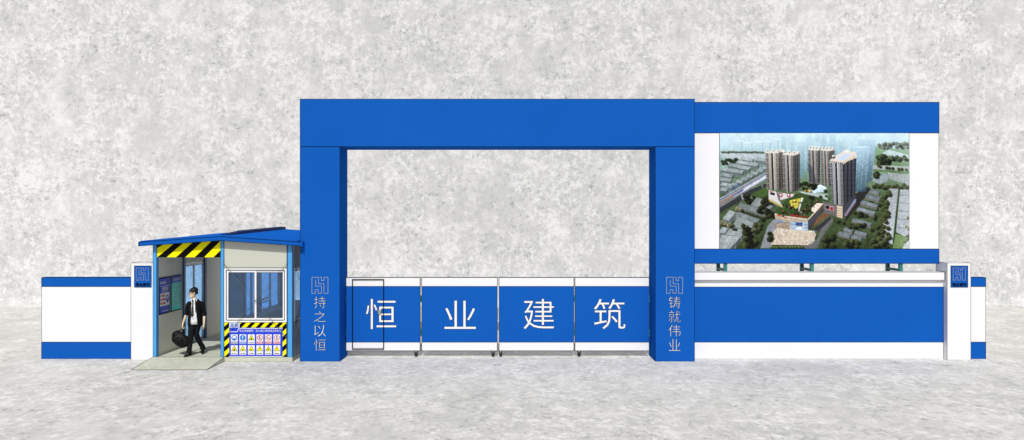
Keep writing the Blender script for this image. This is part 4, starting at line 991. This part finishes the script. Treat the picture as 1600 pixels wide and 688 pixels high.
def jacket():
    mb = MB(); rows = []
    spec = [(.74, .176, .145, .66), (.78, .178, .146, .66), (.9, .174, .143, .62), (1.02, .166, .138, .56), (1.15, .175, .14, .5), (1.27, .188, .14, .44), (1.33, .178, .122, .4), (1.362, .15, .1, .36), (1.385, .11, .09, .36), (1.415, .075, .078, .4)]
    n = 30
    for layer in (0, -.012):
        for z, w, d, g in spec:
            ga, gb = -math.pi/2-g*.62, -math.pi/2+g*1.02-2*math.pi        # opening towards the camera, wider on picture right? kept slightly left
            row = []
            for k in range(n):
                t = ga+(gb-ga)*k/(n-1); kk = 1+.018*math.sin(4*t+z*14)
                row.append(W(-.004+(w+layer)*math.cos(t)*kk, .0+(d+layer)*math.sin(t)*kk, z))
            rows.append(row)
    m_ = len(spec); vs = [p for r in rows for p in r]; fs = []
    for L_ in range(2):
        for k in range(m_-1):
            for i in range(n-1): a = (L_*m_+k)*n+i; fs.append((a, a+1, a+n+1, a+n))
    for k in range(m_-1):
        for i in (0, n-1): a = k*n+i; b = (m_+k)*n+i; fs.append((a, b, b+n, a+n))
    for i in range(n-1):
        for k in (0, m_-1): a = k*n+i; b = (m_+k)*n+i; fs.append((a, a+1, b+1, b))
    mb.add(vs, fs, SUIT)
    # sleeves pushed up to below the elbow
    for sh, el, wr in ((shL, elL, wrL), (shR, elR, wrR)):
        f = el.lerp(wr, .28 if sh is shR else .18); inn = Vector((sh.x*.86+che.x*.14, sh.y, sh.z+.028)); dr0 = (el-sh)
        mb.tube([inn, inn+dr0*.04, inn.lerp(sh, .5)+dr0*.1, sh+dr0*.2, sh.lerp(el, .45), sh.lerp(el, .75), el, f], [.014, .036, .05, .057, .056, .052, .05, .047], SUIT, 16)
    # lapels
    for sg, xo in ((-1, -.09), (1, .075)):
        mb.add([W(xo*.55, -.108, 1.4), W(xo*1.35, -.118, 1.33), W(xo*1.25, -.146, 1.2), W(xo*.82, -.15, 1.08), W(xo*.8, -.136, 1.25)], [(0,1,2,3,4)], SUIT)
    return mb.build('jacket', man, smooth=True)
jacket()
tr = MB()
tr.loft([ering(W(0, .015, z), w, d) for z, w, d in ((.80, .155, .118), (.86, .158, .122), (.97, .14, .112))], TROUS)
for hp, kn, an in ((hipL, knL, anL), (hipR, knR, anR)):
    tr.tube([hp+Vector((0, 0, .02)), hp.lerp(kn, .35), kn.lerp(hp, .12), kn.lerp(an, .3), kn.lerp(an, .75), an+Vector((0, -.01, .02)), an+Vector((0, -.015, -.045))], [.09, .086, .07, .065, .06, .064, .072], TROUS, 18)
tr.build('trousers', man, smooth=True)
for an, dr_ in ((anL, Vector((-.15, -1, 0))), (anR, Vector((.35, -1, -.28)))):
    MB().tube([an+Vector((0, 0, .03)), an+Vector((0, 0, -.0)), an+Vector((0, -.01, -.055))], [.044, .044, .046], SHOE, 14).build('sock', man, smooth=True)
    mb = MB(); t = dr_.normalized(); sd = Vector((-t.y, t.x, 0)); b = Vector((an.x, an.y, FZ+(0.0 if an is anL else .06)))
    rows = []
    for u, w, h in ((-.075, .02, .05), (-.06, .036, .075), (-.01, .042, .1), (.05, .042, .08), (.1, .048, .06), (.15, .046, .048), (.19, .03, .034), (.205, .01, .02)):
        c = b+t*u; rows.append([c+sd*w*math.cos(q)+Vector((0, 0, max(0.004, h*(.5+.5*math.sin(q))))) for q in [2*math.pi*k/14 for k in range(14)]])
    mb.loft(rows, SHOE); mb.build('shoe', man, smooth=True)
# bag held in the hand on picture left
gx = wrL+Vector((0.005, -.01, -.118)); bc = gx+Vector((.0, -.02, -.27))
bag = thing('duffel_bag', 'slumped black duffel bag hanging from the walking person\'s hand', 'bag', tuple(bc-Vector((0, 0, .25))))
mb = MB(); rows = []
ax = Vector((math.cos(R(-58)), -.12, math.sin(R(-58)))).normalized()      # heavy end hangs low
for u, r1, r2 in ((-.235, .02, .03), (-.225, .05, .065), (-.19, .075, .1), (-.12, .1, .14), (-.05, .115, .17), (.04, .125, .185), (.11, .12, .17), (.17, .1, .125), (.21, .07, .08), (.225, .02, .03)):
    c = bc+ax*u+Vector((-.05+.04*math.sin(u*9), 0, .0)); up = Vector((-ax.z, 0, ax.x)).normalized(); sd = ax.cross(up)
    rows.append([c+up*r2*math.sin(q)*(1+.09*math.sin(3*q+u*20)+.06*math.sin(5*q-u*27)+.035*math.sin(9*q+u*41))+sd*r1*math.cos(q)*(1+.07*math.sin(4*q+u*30)+.04*math.sin(9*q)) for q in [2*math.pi*k/36 for k in range(36)]])
mb.loft(rows, LEATH).build('bag_body', bag, smooth=True)
mb = MB()
for sdv in (-.05, .05):
    a = bc+Vector((-.13, sdv, .12)); b = bc+Vector((-.005, sdv, .12)); m_ = gx+Vector((0, sdv*.15, .01))
    mb.tube([a, a.lerp(m_, .6)+Vector((-.02, 0, .01)), m_, b.lerp(m_, .6)+Vector((.02, 0, .01)), b], .011, LEATH, 8)
mb.build('handle', bag, smooth=True)
mb = MB(); c = bc+Vector((-.02, -.135, -.02)); mb.loft([[c+Vector((w*math.cos(q), yo, h*math.sin(q))) for q in [2*math.pi*k/14 for k in range(14)]] for yo, w, h in ((.03, .1, .085), (-.015, .09, .075), (-.025, .06, .05))], LEATH); mb.build('pocket', bag, smooth=True)
mb = MB(); mb.tube([bc+Vector((-.16, -.09, .05)), bc+Vector((-.07, -.11, .1)), bc+Vector((.05, -.1, .1))], .004, STEEL, 6); mb.build('zip', bag)

# ------------------------------------------------------------------ light, sky, camera
EL, AZ = 47.5, 2.0
w = bpy.data.worlds.new('World'); SC.world = w; w.use_nodes = True
nt = w.node_tree; bg = nt.nodes['Background']; sky = nt.nodes.new('ShaderNodeTexSky'); sky.sky_type = 'NISHITA'; sky.sun_disc = False
sky.sun_elevation = R(EL); sky.sun_rotation = R(180+AZ); sky.dust_density = 3.0; sky.ozone_density = .6; sky.air_density = .7
nt.links.new(sky.outputs[0], bg.inputs[0]); bg.inputs[1].default_value = .06
sl = bpy.data.lights.new('sun', 'SUN'); sl.energy = 3.05; sl.angle = R(.5); sl.color = (1, .975, .95)
so = bpy.data.objects.new('sun', sl); COL.objects.link(so); so.location = (-2, -20, 20)
d = Vector((math.sin(R(AZ))*math.cos(R(EL)), math.cos(R(AZ))*math.cos(R(EL)), -math.sin(R(EL))))
so.rotation_euler = d.to_track_quat('-Z', 'Y').to_euler()
cam = bpy.data.cameras.new('camera'); cam.sensor_width = 36; cam.lens = 36*F/1600; cam.clip_end = 1000
co = bpy.data.objects.new('camera', cam); COL.objects.link(co); co.location = (0, -CAMD, EYE); co.rotation_euler = (R(90), 0, 0); SC.camera = co
SC.view_settings.view_transform = 'Standard'; SC.view_settings.look = 'None'; SC.view_settings.exposure = 0.0; SC.view_settings.gamma = 1
for o in bpy.data.objects:
    if 'wl' in o: del o['wl']
